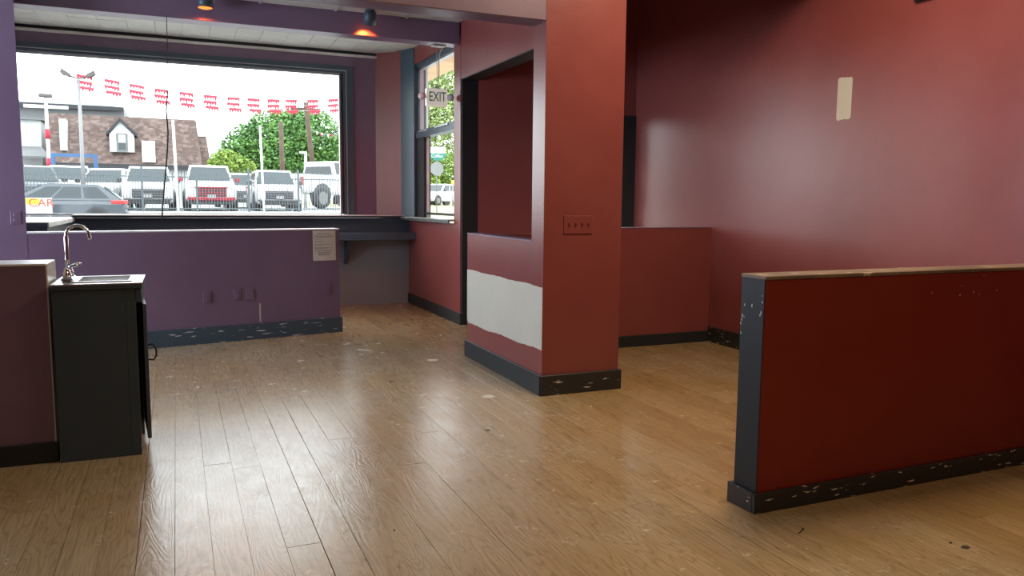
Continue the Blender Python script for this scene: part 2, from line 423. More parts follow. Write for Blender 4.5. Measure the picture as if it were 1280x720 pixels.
# ---- window wall: lower wall, apron, ledges
struct('wall_front_lower', MB().box((-1.9, 10.52, 0), (SX0+.0, 10.68, .92)), 'grey_wall')
struct('trim_2', MB().box((-1.9, 10.50, .90), (SX0, 10.68, ZS-.0)), 'glare_tinted_trim')
YU = 10.75
sill = struct('window_sill', MB().cbox((-1.12, 10.40, 1.187), (SX0-.02, YU+.02, 1.215), .004), 'white_ledge')
box('sill_edge', (-1.12, 10.392, 1.182), (SX0-.03, 10.402, 1.205), 'black_trim', sill)
led = struct('ledge_left', MB().cbox((-1.8, 8.45, 1.130), (-1.10, 10.72, 1.180), .004), 'white_ledge')
box('ledge_face', (-1.8, 8.42, 1.02), (-1.11, 8.452, 1.172), 'glare_tinted_trim', led)
box('ledge_apron', (-1.8, 8.452, .9), (-1.12, 10.7, 1.128), 'black_chipped', led)
rs_ = struct('ledge_right', MB().prism([(2.90, 8.61), (SX1, 8.61), (SX1, 10.62), (2.80, 10.62), (2.80, 10.43)], ZS-.0, ZS+.022), 'worn_ledge')
obj('ledge_edge', MB().prism([(2.885, 8.60), (2.90, 8.60), (2.80, 10.44), (2.785, 10.43)], ZS-.018, ZS+.016), 'black_scuffed', rs_)
# ---- upper window wall with the big window
GX0, GX1, GZ0, GZ1 = -1.66, 2.065, 1.226, 3.075
FXR = 2.20
struct('wall_front_upper', MB().box((-1.95, YU, 1.0), (GX0-.10, YU+.2, 3.7)).box((FXR+.045, YU, ZS), (2.60, YU+.2, 3.7)).box((GX0-.10, YU, GZ1+.12), (FXR+.045, YU+.2, 3.7)), 'glare_tinted_wall')
win = struct('window_1', MB().box((GX0-.10, YU-.03, GZ0-.02), (GX0, YU+.08, GZ1+.125)).box((GX1+.055, YU-.03, GZ0-.02), (FXR+.05, YU+.08, GZ1+.125)).box((GX0, YU-.03, GZ1+.03), (GX1+.055, YU+.08, GZ1+.125)), 'glare_tinted_trim')
box('window_frame', (GX1, YU+.0, GZ0), (GX1+.022, YU+.05, GZ1), 'alu', win); box('window_frame', (GX1+.022, YU-.016, GZ0), (GX1+.055, YU+.05, GZ1+.03), 'black_trim', win)
box('window_frame', (GX0, YU, GZ1), (GX1+.022, YU+.05, GZ1+.03), 'alu', win); box('window_frame', (GX0, YU, GZ0-.025), (GX1+.022, YU+.05, GZ0), 'alu', win)
box('window_stop', (GX1+.085, YU-.045, GZ0-.02), (GX1+.095, YU-.03, GZ1+.06), 'alu', win)
box('window_stop', (GX0, YU-.045, GZ1+.055), (GX1+.095, YU-.03, GZ1+.065), 'alu', win)
box('pane', (GX0, YU+.02, GZ0), (GX1, YU+.026, GZ1), 'window_glass', win)
# 45 degree corner and black casing beside the exit window
struct('wall_corner', MB().prism([(2.56, YU), (2.845, 10.475), (3.0, 10.62), (2.72, YU+.19)], ZS, 3.7), 'red_wall')
struct('trim_3', MB().prism([(2.84, 10.475), (2.945, 10.20), (3.12, 10.22), (3.1, 10.70), (3.0, 10.62)], ZS, 3.7), 'glare_tinted_trim')
# exit window in the side wall: frame, meeting rail, panes
w2 = struct('window_2', MB().box((2.985, 8.60, 3.14), (3.10, 10.22, 3.22)).box((2.97, 8.60, 2.235), (3.10, 10.20, 2.33)), 'glare_tinted_trim')
box('window_frame', (3.0, 10.10, 2.33), (3.05, 10.20, 3.14), 'alu', w2)
box('window_frame', (2.985, 9.90, 1.19), (3.08, 10.22, 2.235), 'black_trim', w2)
box('window_frame', (3.02, 9.885, 1.19), (3.06, 9.905, 2.235), 'alu', w2)
box('window_rail', (3.0, 8.60, 1.235), (3.06, 9.90, 1.265), 'black_trim', w2)
box('window_rail', (3.0, 8.60, 3.115), (3.06, 10.2, 3.14), 'alu', w2)
box('window_latch', (2.955, 9.72, 2.30), (2.975, 10.05, 2.325), 'alu', w2, .004)
box('window_latch', (2.955, 8.85, 2.30), (2.975, 9.35, 2.325), 'alu', w2, .004)
box('pane', (3.025, 8.60, 2.33), (3.03, 10.12, 3.12), 'window_glass', w2)
box('pane', (3.035, 8.60, 1.19), (3.04, 9.90, 2.235), 'window_glass', w2)
# bay ceiling: 12 inch acoustic tiles
bay = struct('ceiling_bay', MB().box((-2.1, 8.60, ZBAY+.014), (SX1, 11.0, ZBAY+.1)), 'white_wall')
tx = -1.33-.295*2
tile_me = MB().cbox((.0015, .0015, 0), (.2935, .2935, .013), .003).mesh('ceiling_tile')
while tx < SX0:
    ty = 8.62+.02
    while ty < YU:
        if tx+.295 <= SX0+.12 and ty+.295 <= YU+.25: link('ceiling_tile', tile_me, 'acoustic_tile', bay, (tx, ty, ZBAY+random.uniform(-.002, .002)))
        ty += .295
    tx += .295
struct('trim_4', MB().cbox((-1.95, YU-.03, ZBAY-.075), (2.58, YU+.0, ZBAY-.04), .004), 'white_ledge')
struct('trim_5', MB().box((-1.95, YU-.012, ZBAY-.04), (2.58, YU, ZBAY)), 'black_trim')
struct('wall_bay_left', MB().box((-2.1, 8.05, 0), (-1.95, 10.95, 1.15)).box((-2.1, 8.05, 3.15), (-1.95, 10.95, 3.7)).box((-2.1, 8.05, 1.15), (-1.95, 8.9, 3.15)).box((-2.1, 9.9, 1.15), (-1.95, 10.95, 3.15)), 'glare_tinted_wall')
w3 = struct('window_3', MB().box((-2.06, 8.9, 1.15), (-1.99, 8.96, 3.15)).box((-2.06, 9.84, 1.15), (-1.99, 9.9, 3.15)).box((-2.06, 8.96, 2.2), (-1.99, 9.84, 2.3)), 'glare_tinted_trim')
box('pane', (-2.03, 8.96, 1.15), (-2.024, 9.84, 2.2), 'window_glass', w3); box('pane', (-2.03, 8.96, 2.3), (-2.024, 9.84, 3.15), 'window_glass', w3)
struct('wall_bounce_sheet', MB().box((SX1, 8.52, -.1), (SX1+.03, 10.95, 1.14)).box((SX1, 8.52, 3.21), (SX1+.03, 10.95, 3.7)).box((SX1, 10.32, 1.14), (SX1+.03, 10.95, 3.21)), 'white_wall')  # unseen white sheet added to brighten the reflection through the glass door
struct('roof_eave', MB().box((SX1+.02, 9.6, 3.30), (3.75, 12.2, 3.42)).box((-2.6, 10.98, 3.62), (3.4, 11.5, 3.74)), 'tan_soffit')
struct('roof_bay', MB().box((-2.3, 8.3, 3.7), (SX1+.2, 11.2, 3.8)), 'roof_black')
# ---- pony wall (L-shaped), unpainted board patch
PZ = 1.115
YP = 6.625
pony = struct('wall_pony', MB().box((XC0, YN1, 0), (XC0+.13, YP, PZ)).box((XC0+.13, YP-.13, 0), (3.12, YP, PZ)).box((3.12, YP-.13, 0), (XR, YP, PZ+.045)), 'red_wall')
obj('cap', MB().cbox((XC0-.003, YN1-.0, PZ), (XC0+.133, YP+.003, PZ+.012), .003), 'glare_tinted_wall', pony)
obj('cap', MB().cbox((3.12, YP-.134, PZ+.045), (XR, YP+.003, PZ+.055), .003), 'glare_tinted_wall', pony)
random.seed(3)
def patch(pts_lo, pts_hi, fn):
    mb = MB(); n = len(pts_lo); vs = []
    for (a, b), (c, d) in zip(pts_lo, pts_hi): vs += [fn(a, b, 0), fn(c, d, 0), fn(a, b, 1), fn(c, d, 1)]
    fs = []
    for i in range(n-1):
        k, j = i*4, (i+1)*4
        fs += [(k+2, j+2, j+3, k+3), (k, k+2, k+3, k+1), (k+1, k+3, j+3, j+1), (j, j+2, k+2, k)]
    fs.append(((n-1)*4, (n-1)*4+1, (n-1)*4+3, (n-1)*4+2))
    return mb.add(vs, fs)
ysn = [YP-.004-(YP-YN0-.022)*k/44 for k in range(45)]
lo = [(y, (.31 if k else .34)+.022*k/44+.006*math.sin(k*.35)+random.uniform(-.004, .004)) for k, y in enumerate(ysn)]
hi = [(y, .797+.003*math.sin(k*.4)+random.uniform(-.003, .003)) for k, y in enumerate(ysn)]
obj('bare_board_patch', patch(lo, hi, lambda a, b, t: (XC0-.0005-.0022*t, a, b)), 'bare_board', pony)
bbp = MB().cbox((XC0-.02, YN0-.005, 0), (XC0+.0, YP+.02, .15), .003)
struct('baseboard_pony', bbp, 'black_trim')
struct('baseboard_column', MB().cbox((XC0-.02, YN0-.006, 0), (XC1+.02, YN0+.016, .15), .003).cbox((XC1, YN0+.016, 0), (XC1+.02, YN1, .15), .003), 'black_chipped')
struct('baseboard_alcove', MB().cbox((XC0+.13, YP-.15, 0), (XR, YP-.13, .11), .003), 'black_trim')
struct('baseboard_right', MB().cbox((XR-.02, YB, 0), (XR, YP-.15, .155), .003), 'black_scuffed')
wr = bpy.data.objects['wall_right']
lo = [(4.925-.15*k/10, 2.09+random.uniform(-.004, .004)+(.012 if k in (0, 10) else 0)) for k in range(11)]
hi = [(4.925-.15*k/10, 2.43-.012*k/10+random.uniform(-.004, .004)-(.014 if k in (0, 10) else 0)) for k in range(11)]
obj('bare_patch', patch(lo, hi, lambda a, b, t: (XR-.0005-.002*t, a, b)), 'bare_board', wr)
# ---- vestibule front wall (askew) with a glass door, right of the opening
VA, VB = Vector((SX1-.01, 8.36)), Vector((XR, 7.985)); VD = (VB-VA).normalized(); VL = (VB-VA).length; VANG = math.atan2(VD.y, VD.x)
def vbox(name, x0, x1, y0, y1, z0, z1, mat, parent=None, c=0, kind=None):
    o = box(name, (x0, y0, z0), (x1, y1, z1), mat, parent, c)
    if not parent: o.location = (VA.x, VA.y, 0); o.rotation_euler = (0, 0, VANG); o['kind'] = 'structure'
    return o
vbox('wall_vestibule', 0, .86, 0, .14, 0, ZC, 'red_wall')
vbox('wall_vestibule_top', .86, VL, 0, .14, 2.42, ZC, 'red_wall')
dr = vbox('door_1', .86, .94, -.02, .12, 0, 2.42, 'black_trim')
vbox('door_frame', VL-.165, VL, -.02, .12, 0, 2.42, 'black_trim', dr); vbox('door_frame', .94, VL-.165, -.02, .12, 2.36, 2.42, 'black_trim', dr)
vbox('door_rail', .94, VL-.165, .02, .07, 0, .2, 'black_trim', dr); vbox('pane', .94, VL-.165, .04, .048, .2, 2.36, 'window_glass', dr)
vbox('door_rail', .94, 1.0, .02, .07, .2, 2.36, 'black_trim', dr)
# ---- right partition (low wall in the foreground)
PX, PY0, PY1 = 2.385, 2.715, 2.868
part = struct('wall_partition', MB().box((PX+.005, PY0, 0), (XR-.0, PY1, 1.068)), 'red_partition')
box('end_board', (PX, PY0+.0, 0), (PX+.005, PY1, 1.068), 'black_trim', part, .001)
box('cap', (PX-.002, PY0-.006, 1.068), (XR, PY1+.006, 1.086), 'worn_cap', part, .003)
box('baseboard', (PX-.022, PY0-.021, 0), (XR, PY0-.001, .094), 'black_scuffed', part, .003)
box('baseboard', (PX-.022, PY0-.001, 0), (PX-.001, PY1+.02, .094), 'black_scuffed', part, .003)
box('baseboard', (PX-.001, PY1+.001, 0), (XR, PY1+.02, .094), 'black_scuffed', part, .003)
chip_spots = [(1165,366),(1217,365),(1224,368),(1230,344),(1246,363),(1202,357),(1200,369)]
for px, py in chip_spots:
    c = at(px, py, PY0-.001); r = random.uniform(.003, .006)
    obj('paint_chip', MB().add([(c.x+r*random.uniform(.6, 1.3)*math.cos(q*1.047), PY0-.0012, c.z+r*random.uniform(.6, 1.3)*math.sin(q*1.047)) for q in range(6)], [tuple(range(6))]), 'bare_board', part)
for px, py in [(953,370),(953,378),(940,382),(951,391),(950,394),(928,394),(927,399),(926,404),(930,396),(926,416),(931,381)]:
    d = FW+RT*((px-CX)/F_PX)-UP*((py-CY)/F_PX); c = CAMP+d*((PX-.001)/d.x); r = random.uniform(.003, .007)
    cy = min(max(c.y, PY0+.004), PY1-.004)
    obj('paint_chip', MB().add([(PX-.0012, cy+r*.7*random.uniform(.6, 1.3)*math.cos(q*1.047), c.z+r*1.5*random.uniform(.6, 1.3)*math.sin(q*1.047)) for q in range(6)], [tuple(range(6))]), 'bare_board', part)
# ---- low wall left behind the sink cabinet
lw = struct('wall_low', MB().box((XL, 4.69, 0), (-.637, 5.0, 1.05)), 'glare_tinted_wall')
box('cap', (XL, 4.686, 1.05), (-.632, 5.004, 1.062), 'white_ledge', lw, .003)
box('end_board', (-.637, 4.69, 0), (-.630, 5.0, 1.05), 'white_ledge', lw)
box('baseboard', (XL, 4.672, 0), (-.62, 4.689, .11), 'black_trim', lw, .003)

# ================================================================== THINGS IN THE ROOM
# bar shelf under the window
t = thing('bar_shelf', 'black painted bar shelf under the big window ledge', 'shelf', (0, 10.5, 0))
box('shelf_board', (-1.0, -.35, .89), (SX0-.004, 0, .985), 'glare_tinted_trim', t, .004)
for xx in (.1, 2.05):
    obj('bracket', MB().loft([[(xx, -.28, .889), (xx, 0, .889), (xx, 0, .56)], [(xx+.05, -.28, .889), (xx+.05, 0, .889), (xx+.05, 0, .56)]]), 'glare_tinted_trim', t)

# sink cabinet
cab = thing('sink_cabinet', 'narrow black cabinet with small steel sink at the end of the low wall', 'cabinet', (0, 0, 0))
CX0, CX1, CY0, CY1 = -.612, -.218, 4.640, 5.10
box('side_panel', (CX0, CY0, 0), (CX1-.05, CY0+.018, .925), 'black_cabinet', cab, .002)
box('side_panel', (CX0, CY1-.018, 0), (CX1-.05, CY1, .925), 'black_cabinet', cab, .002)
box('back_panel', (CX0, CY0+.018, .0), (CX0+.01, CY1-.018, .925), 'black_cabinet', cab)
box('bottom_panel', (CX0+.01, CY0+.018, .09), (CX1-.05, CY1-.018, .108), 'black_cabinet', cab)
box('face_stile', (CX1-.05, CY0, 0), (CX1, CY0+.045, .86), 'black_cabinet', cab, .002)
box('face_stile', (CX1-.05, CY1-.045, 0), (CX1, CY1, .86), 'black_cabinet', cab, .002)
box('toe_board', (CX1-.03, CY0+.045, 0), (CX1-.015, CY1-.045, .10), 'black_cabinet', cab)
box('false_drawer', (CX1, CY0+.002, .845), (CX1+.030, CY1-.002, .925), 'black_cabinet', cab, .003)
box('face_rail', (CX1-.05, CY0, .86), (CX1, CY1, .925), 'black_cabinet', cab)
# worktop with a hole: four strips
TZ0, TZ1 = .947, .955
bx0, bx1, by0, by1 = -.50, -.255, 4.715, 5.02
ring = MB()
box('worktop_core', (CX0-.001, CY0-.010, .925), (bx0-.002, CY1+.008, .947), 'black_cabinet', cab); box('worktop_core', (bx1+.002, CY0-.010, .925), (CX1+.034, CY1+.008, .947), 'black_cabinet', cab)
box('worktop_core', (bx0-.002, CY0-.010, .925), (bx1+.002, by0-.002, .947), 'black_cabinet', cab); box('worktop_core', (bx0-.002, by1+.002, .925), (bx1+.002, CY1+.008, .947), 'black_cabinet', cab)
o_ = [(CX0-.002, CY0-.012), (CX1+.036, CY0-.012), (CX1+.036, CY1+.01), (CX0-.002, CY1+.01)]; i_ = [(bx0, by0), (bx1, by0), (bx1, by1), (bx0, by1)]
vs = [(x, y, TZ1) for x, y in o_]+[(x, y, TZ1) for x, y in i_]+[(x, y, TZ0) for x, y in o_]+[(x, y, TZ0) for x, y in i_]
fs = []
for k in range(4):
    j = (k+1) % 4; fs += [(k, j, 4+j, 4+k), (8+j, 8+k, 12+k, 12+j), (8+k, 8+j, j, k), (4+k, 4+j, 12+j, 12+k)]
obj('worktop', ring.add(vs, fs), 'steel', cab)
rim = MB()
for (a, b, c, d) in ((bx0-.02, by0-.02, bx1+.02, by0), (bx0-.02, by1, bx1+.02, by1+.02), (bx0-.02, by0, bx0, by1), (bx1, by0, bx1+.02, by1)):
    rim.cbox((a, b, TZ1-.001), (c, d, TZ1+.006), .002)
basin = obj('sink_rim', rim, 'steel', cab)
bl = MB(); q = lambda i, z: [(bx0+i, by0+i, z), (bx1-i, by0+i, z), (bx1-i, by1-i, z), (bx0+i, by1-i, z)]
bl.loft([q(.0, TZ1), q(.004, .90), q(.02, .82), q(.10, .812)], False); bl.f.append((12, 13, 14, 15)); bl.sm.append(False)
obj('sink_bowl', bl, 'steel', cab)
obj('drain', MB().lathe([(.022, .8125), (.022, .816), (.012, .816)], ((bx0+bx1)/2, (by0+by1)/2, 0)), 'chrome', basin)
# door ajar, hinged at the far stile
dd = link('door', MB().cbox((-.002, -.43, .085), (.018, 0, .835), .002).mesh('door'), 'black_cabinet', cab, (CX1+.002, CY1-.02, 0)); dd.rotation_euler = (0, 0, math.radians(4.2))
hpz = [(.018, -.385, .60), (.045, -.385, .605), (.058, -.385, .585), (.060, -.385, .56), (.058, -.385, .535), (.045, -.385, .515), (.018, -.385, .52)]
obj('handle', MB().tube(hpz, .005, 8), 'black_rubber', dd)
# faucet
fc = thing('faucet', 'chrome gooseneck faucet with two lever handles on the sink', 'faucet', (-.555, 4.86, .955))
obj('base', MB().cbox((-.028, -.085, 0), (.032, .085, .022), .008), 'chrome', fc)
arc = [(0, 0, .02), (0, 0, .12), (0, 0, .235)]+[(.055-.055*math.cos(q), 0, .245+.055*math.sin(q)) for q in [math.pi*k/10 for k in range(0, 10)]]+[(.112, 0, .235), (.116, 0, .222)]
obj('spout', MB().tube(arc, [.011]*3+[.0085]*(len(arc)-5)+[.0085, .011], 12), 'chrome', fc)
for s in (-1, 1):
    hb = obj('valve', MB().lathe([(.023, .018), (.020, .05), (.013, .06), (.016, .068), (.007, .074)], (.002, s*.055, 0), 14), 'chrome', fc)
    obj('lever', MB().tube([(.002, s*.055, .066), (.02, s*.062, .082), (.045, s*.07, .088), (.058, s*.072, .083)], [.006, .0075, .009, .006], 8), 'chrome', hb)

# notice sheet on the half wall
nt_ = thing('notice_sheet', 'printed paper notice taped to the half wall below its white top', 'notice', (0, 0, 0))
nl, nr = hp(1.30), hp(1.545)
nt_.location = (nl.x-HN.x*.002, nl.y-HN.y*.002, .775); nt_.rotation_euler = (0, 0, HANG); wN = (nr-nl).length
obj('sheet', MB().add([(wN*i/6, -.0006-.0025*(1-math.cos(i*.9)), .315*j) for j in (0, 1) for i in range(7)], [(i, i+1, 8+i, 7+i) for i in range(6)]).add([(wN*i/6, -.0002, .315*j) for j in (0, 1) for i in range(7)], [(7+i, 8+i, i+1, i) for i in range(6)]), 'paper', nt_)
pr = MB()
lines = [(.279, .62, .007, .19), (.258, .8, .004, .08), (.250, .86, .004, .07), (.242, .6, .004, .17), (.225, .3, .004, .08), (.205, .35, .004, .08), (.187, .5, .004, .08), (.168, .75, .004, .08), (.160, .4, .004, .08), (.135, .78, .004, .08), (.127, .55, .005, .08), (.108, .8, .004, .08), (.1, .65, .004, .08), (.086, .6, .004, .2), (.078, .55, .004, .22), (.070, .45, .004, .25), (.062, .5, .004, .22), (.054, .42, .004, .27)]
for z, ln, hh, st in lines:
    xx = st*wN
    while xx < (st+ln)*wN:
        w = random.uniform(.006, .02); x1_ = min(xx+w, (st+ln)*wN); pr.quad((xx, -.0062, z), (x1_, -.0062, z), (x1_, -.0062, z+hh), (xx, -.0062, z+hh)); xx += w+.003
obj('print', pr, 'ink', nt_, kind='stuff')

# switch plate on the column, outlets on the half wall and pier
sw = thing('switch_plate', 'four gang switch plate painted red on the column', 'switch', (2.562, YN0+.015, 1.178))
obj('plate', MB().cbox((0, -.007, 0), (.236, .001, .133), .003), 'red_wall', sw)
for k in range(4):
    x0 = .038+.0525*k
    tg = obj('toggle', MB().loft([[(x0, -.007, .052), (x0+.012, -.007, .052), (x0+.012, -.007, .080), (x0, -.007, .080)], [(x0+.002, -.021, .070), (x0+.010, -.021, .070), (x0+.010, -.021, .080), (x0+.002, -.021, .080)]]), 'red_wall', sw)
    obj('screw', MB().lathe([(.003, -.0085), (.003, -.0065)], (x0+.006, 0, .113), 8, 'y'), 'red_wall', sw)
def outlet(px, py, label, w=.075, hgt=.115, mat='glare_tinted_wall'):
    # find point on the half-wall plane
    d = FW+RT*((px-CX)/F_PX)-UP*((py-CY)/F_PX); k = (Vector((HA.x, HA.y))).dot(HN)/(d.x*HN.x+d.y*HN.y); c = CAMP+d*k
    o = thing('wall_outlet', label, 'outlet', (c.x, c.y, c.z), HANG)
    obj('plate', MB().cbox((-w/2, -.007, -hgt/2), (w/2, .0, hgt/2), .002), mat, o)
    for s in (-1, 1): obj('socket', MB().cbox((-.016, -.010, s*.025-.014), (.016, -.006, s*.025+.014), .002), mat, o)
    return o
outlet(259, 371, 'painted-over outlet on the half wall, leftmost of four near the sink')
outlet(296.5, 368, 'painted-over outlet left of the bare scratch on the half wall')
outlet(312.5, 367.5, 'painted-over outlet directly above the bare scratch on the half wall')
outlet(409, 361, 'painted-over outlet below the paper notice on the half wall')
t = outlet(19.5, 271.5, 'painted blank plate on the pier left of the big window'); 
# exit sign hung from the far beam
ex = thing('exit_sign', 'beige emergency sign with green EXIT letters hanging by the side window', 'exit sign', (2.735, 8.57, 2.468))
obj('housing', MB().cbox((-.122, -.03, 0), (.122, .035, .195), .006), 'exit_face', ex)
tm = text_mesh('EXIT', .150); l_ = link('lettering', tm, 'exit_green', ex, (0.004, -.032, .100)); l_.rotation_euler = (math.pi/2, 0, 0); l_.scale = (.66, 1.0, 1)
obj('stem', MB().cbox((-.035, -.025, .195), (.045, .03, .207), .003).tube([(.008, .0, .2), (.008, 0, .66)], .004, 6).tube([(.012, .012, .205), (.03, .012, .26), (.036, .012, .40), (.034, .012, .52), (.05, .012, .60), (.085, .012, .655)], .006, 8), 'cable_white', ex)
obj('ceiling_plate', MB().cbox((-.05, -.05, .655), (.10, .045, .669), .004), 'cable_white', ex)
for s, hx in ((-1, -.185), (1, .165)):
    obj('lamp_arm', MB().tube([(s*.12, 0, .10), (hx, 0, .10)], .012, 8), 'exit_plastic', ex)
    hd = obj('lamp_head', MB().lathe([(.018, .03), (.038, .0), (.042, -.03), (.040, -.045)], (hx-.01*s, 0, .105), 16, 'y'), 'exit_plastic', ex)
    obj('lens', MB().lathe([(.037, -.046), (.034, -.050), (.01, -.053)], (hx-.01*s, 0, .105), 16, 'y'), 'lamp_lens', hd)
# surface wires on the bay ceiling by the exit sign
obj('ceiling_wire', MB().tube([(1.9, 9.6, ZBAY-.012), (2.15, 9.5, ZBAY-.03), (2.3, 9.2, ZBAY-.012), (2.42, 9.0, ZBAY-.03), (2.55, 8.9, ZBAY-.01), (2.7, 8.68, ZBAY-.02), (2.78, 8.64, 3.2), (2.78, 8.60, 3.13)], .006, 6), 'cable_white',
    label='loose white wire running along the bay ceiling to the exit sign', cat='wire')
# hanging black cable in front of the window
cpts = [(-.02, 8.385, 3.15), (-.02, 8.385, 2.9), (-.04, 8.385, 2.4), (-.053, 8.385, 2.25), (-.045, 8.385, 2.05), (-.055, 8.385, 1.9), (-.08, 8.385, 1.67), (-.10, 8.385, 1.5), (-.125, 8.385, 1.27), (-.13, 8.385, 1.15)]
obj('hanging_cable', MB().tube(cpts, [.0035, .0035, .0055]+[.0075]*7, 6), 'black_rubber', label='thin black cable dangling from the beam in front of the big window', cat='cable')
# two red spotlights on the mid ceiling
def spotlight(x, y, tilt, label, power, cone):
    o = thing('ceiling_spotlight', label, 'spotlight', (x, y, ZMID-.006), 0, 'red ceiling spotlights')
    obj('mount', MB().lathe([(.05, 0), (.05, -.012), (.02, -.018), (.015, -.04)], (0, 0, 0), 18), 'black_cabinet', o)
    can = obj('can', MB().lathe([(.03, .045), (.055, .03), (.068, -.01), (.072, -.09), (.066, -.09), (.060, -.05)], (0, 0, 0), 20), 'black_cabinet', o)
    can.location = (0, 0, -.045); can.rotation_euler = (tilt, 0, 0)
    obj('bulb', MB().lathe([(.035, -.05), (.058, -.075), (.062, -.089), (.04, -.096), (.01, -.098)], (0, 0, 0), 20), 'bulb_red', can)
    obj('yoke', MB().tube([(.078, 0, -.03), (.082, 0, .0), (.05, 0, .05), (0, 0, .055)], .004, 6), 'alu', can)
    l = bpy.data.lights.new('spot_bulb', 'SPOT'); l.energy = power; l.color = (1, .13, .02); l.spot_size = cone; l.spot_blend = .35; l.shadow_soft_size = .03
    lo_ = bpy.data.objects.new('bulb_light', l); COL.objects.link(lo_); lo_.parent = can; lo_.location = (0, 0, -.11)
    return o
spotlight(.322, 8.20, 0.0, 'small black ceiling spotlight whose red bulb faces straight down', 24, math.radians(165))
spotlight(1.90, 8.17, math.radians(35), 'tilted black ceiling spotlight throwing an orange glow on the far beam', 45, math.radians(95))
# dark register high on the right wall
rg = thing('wall_register', 'dark metal register high on the right red wall', 'vent', (XR, 4.07, 2.87))
obj('frame', MB().cbox((-.03, -.20, 0), (.0, .16, .22), .004), 'black_trim', rg)
for k in range(6): box('louvre', (-.036, -.18, .025+.03*k), (-.028, .14, .038+.03*k), 'pole_dark', rg)
# small stuff on the floor
def bit(px, py, label, cat, name, mat, r, hgt, n=7, el=1.):
    d = FW+RT*((px-CX)/F_PX)-UP*((py-CY)/F_PX); c = CAMP+d*(-EYE/d.z)
    lp = [(r*el*random.uniform(.7, 1.2)*math.cos(2*math.pi*k/n), r*random.uniform(.7, 1.2)*math.sin(2*math.pi*k/n)) for k in range(n)]
    obj(name, MB().loft([[(x, y, .0) for x, y in lp], [(x*.8, y*.8, hgt) for x, y in lp]]), mat, loc=(c.x, c.y, .0006), label=label, cat=cat)
bit(489, 477, 'dark open knot hole in the floor between half wall and column', 'knot', 'floor_knot', 'dark_gap', .022, .0008, 10)
bit(610, 495.5, 'pale round floor plug left of the column corner', 'plug', 'floor_plug', 'bare_board', .045, .0008, 14, 1.1)
bit(541, 450, 'pale round floor plug halfway to the side wall', 'plug', 'floor_plug', 'bare_board', .05, .0008, 14, 1.1)
bit(739, 508, 'white paint flake on the floor in front of the column', 'flake', 'paint_flake', 'bare_board', .014, .003, 6, .5)
bit(478, 441, 'white paint flake on the floor before the passage', 'flake', 'paint_flake', 'bare_board', .014, .003, 6, 1.)
bit(551, 419, 'white paint flake on the floor beside the side wall', 'flake', 'paint_flake', 'bare_board', .016, .003, 6, 1.)
bit(610, 538, 'dark crumb on the floor below the floor plug', 'crumb', 'floor_crumb', 'black_rubber', .013, .003, 6, 1.4)
bit(493, 663, 'tiny dark crumb on the floor near the bottom middle', 'crumb', 'floor_crumb', 'black_rubber', .006, .003, 6, 1.)
bit(1206, 684, 'dark flat leaf scrap on the floor near the partition', 'scrap', 'leaf_scrap', 'wood_pole', .016, .003, 7, 1.5)
bit(1188, 679, 'small dark crumb beside the leaf scrap near the partition', 'crumb', 'floor_crumb', 'black_rubber', .006, .004, 6, 1.)
d = FW+RT*((455-CX)/F_PX)-UP*((438-CY)/F_PX); c = CAMP+d*(-EYE/d.z)
obj('paper_straw', MB().tube([(c.x-.05, c.y+.05, .004), (c.x+.06, c.y-.07, .004)], .004, 6), 'paper', label='white straw scrap lying on the floor at the passage', cat='scrap')
d = FW+RT*((1001-CX)/F_PX)-UP*((665-CY)/F_PX); c = CAMP+d*(-EYE/d.z)
nl_ = thing('nail', 'black nail lying on the floor in front of the partition', 'nail', (c.x, c.y, .003), math.radians(-62))
obj('shank', MB().tube([(0, -.025, 0), (0, .025, 0)], .0022, 6), 'black_rubber', nl_); obj('head', MB().lathe([(.005, .025), (.005, .027)], (0, 0, .002), 8, 'y'), 'black_rubber', nl_)

# ================================================================== OUTSIDE
random.seed(11)
def strip(name, prof, x0, x1, mat, **k):
    mb = MB(); pts = [(x0, y, z) for y, z in prof]+[(x1, y, z) for y, z in prof]; n = len(prof)
    fs = [(i, n+i, n+i+1, i+1) for i in range(n-1)]
    low = [(x0, prof[0][0], -.8), (x1, prof[0][0], -.8), (x0, prof[-1][0], -.8), (x1, prof[-1][0], -.8)]
    mb.add(pts+low, fs+[(2*n, 2*n+1, n, 0), (2*n+3, 2*n+2, n-1, 2*n-1)])
    return struct(name, mb, mat, **k)
strip('ground_sidewalk', [(8.2, -.06), (14.4, -.06)], -60, 80, 'concrete')
strip('ground_street', [(14.4, -.16), (20, .0), (30.2, .43), (31.2, .45)], -60, 80, 'asphalt')
strip('ground_kerb', [(31.2, .93), (32.3, .95)], -60, 9.0, 'concrete')
strip('ground_lot', [(32.3, .93), (66, 1.09), (160, 1.5)], -90, 9.0, 'lot')
strip('ground_verge', [(31.2, .47), (45, .85), (66, 1.09), (160, 1.5)], 9.0, 120, 'grass')
def gz(Y): return .93+.16*(Y-32.3)/33.7 if Y > 32.3 else .43

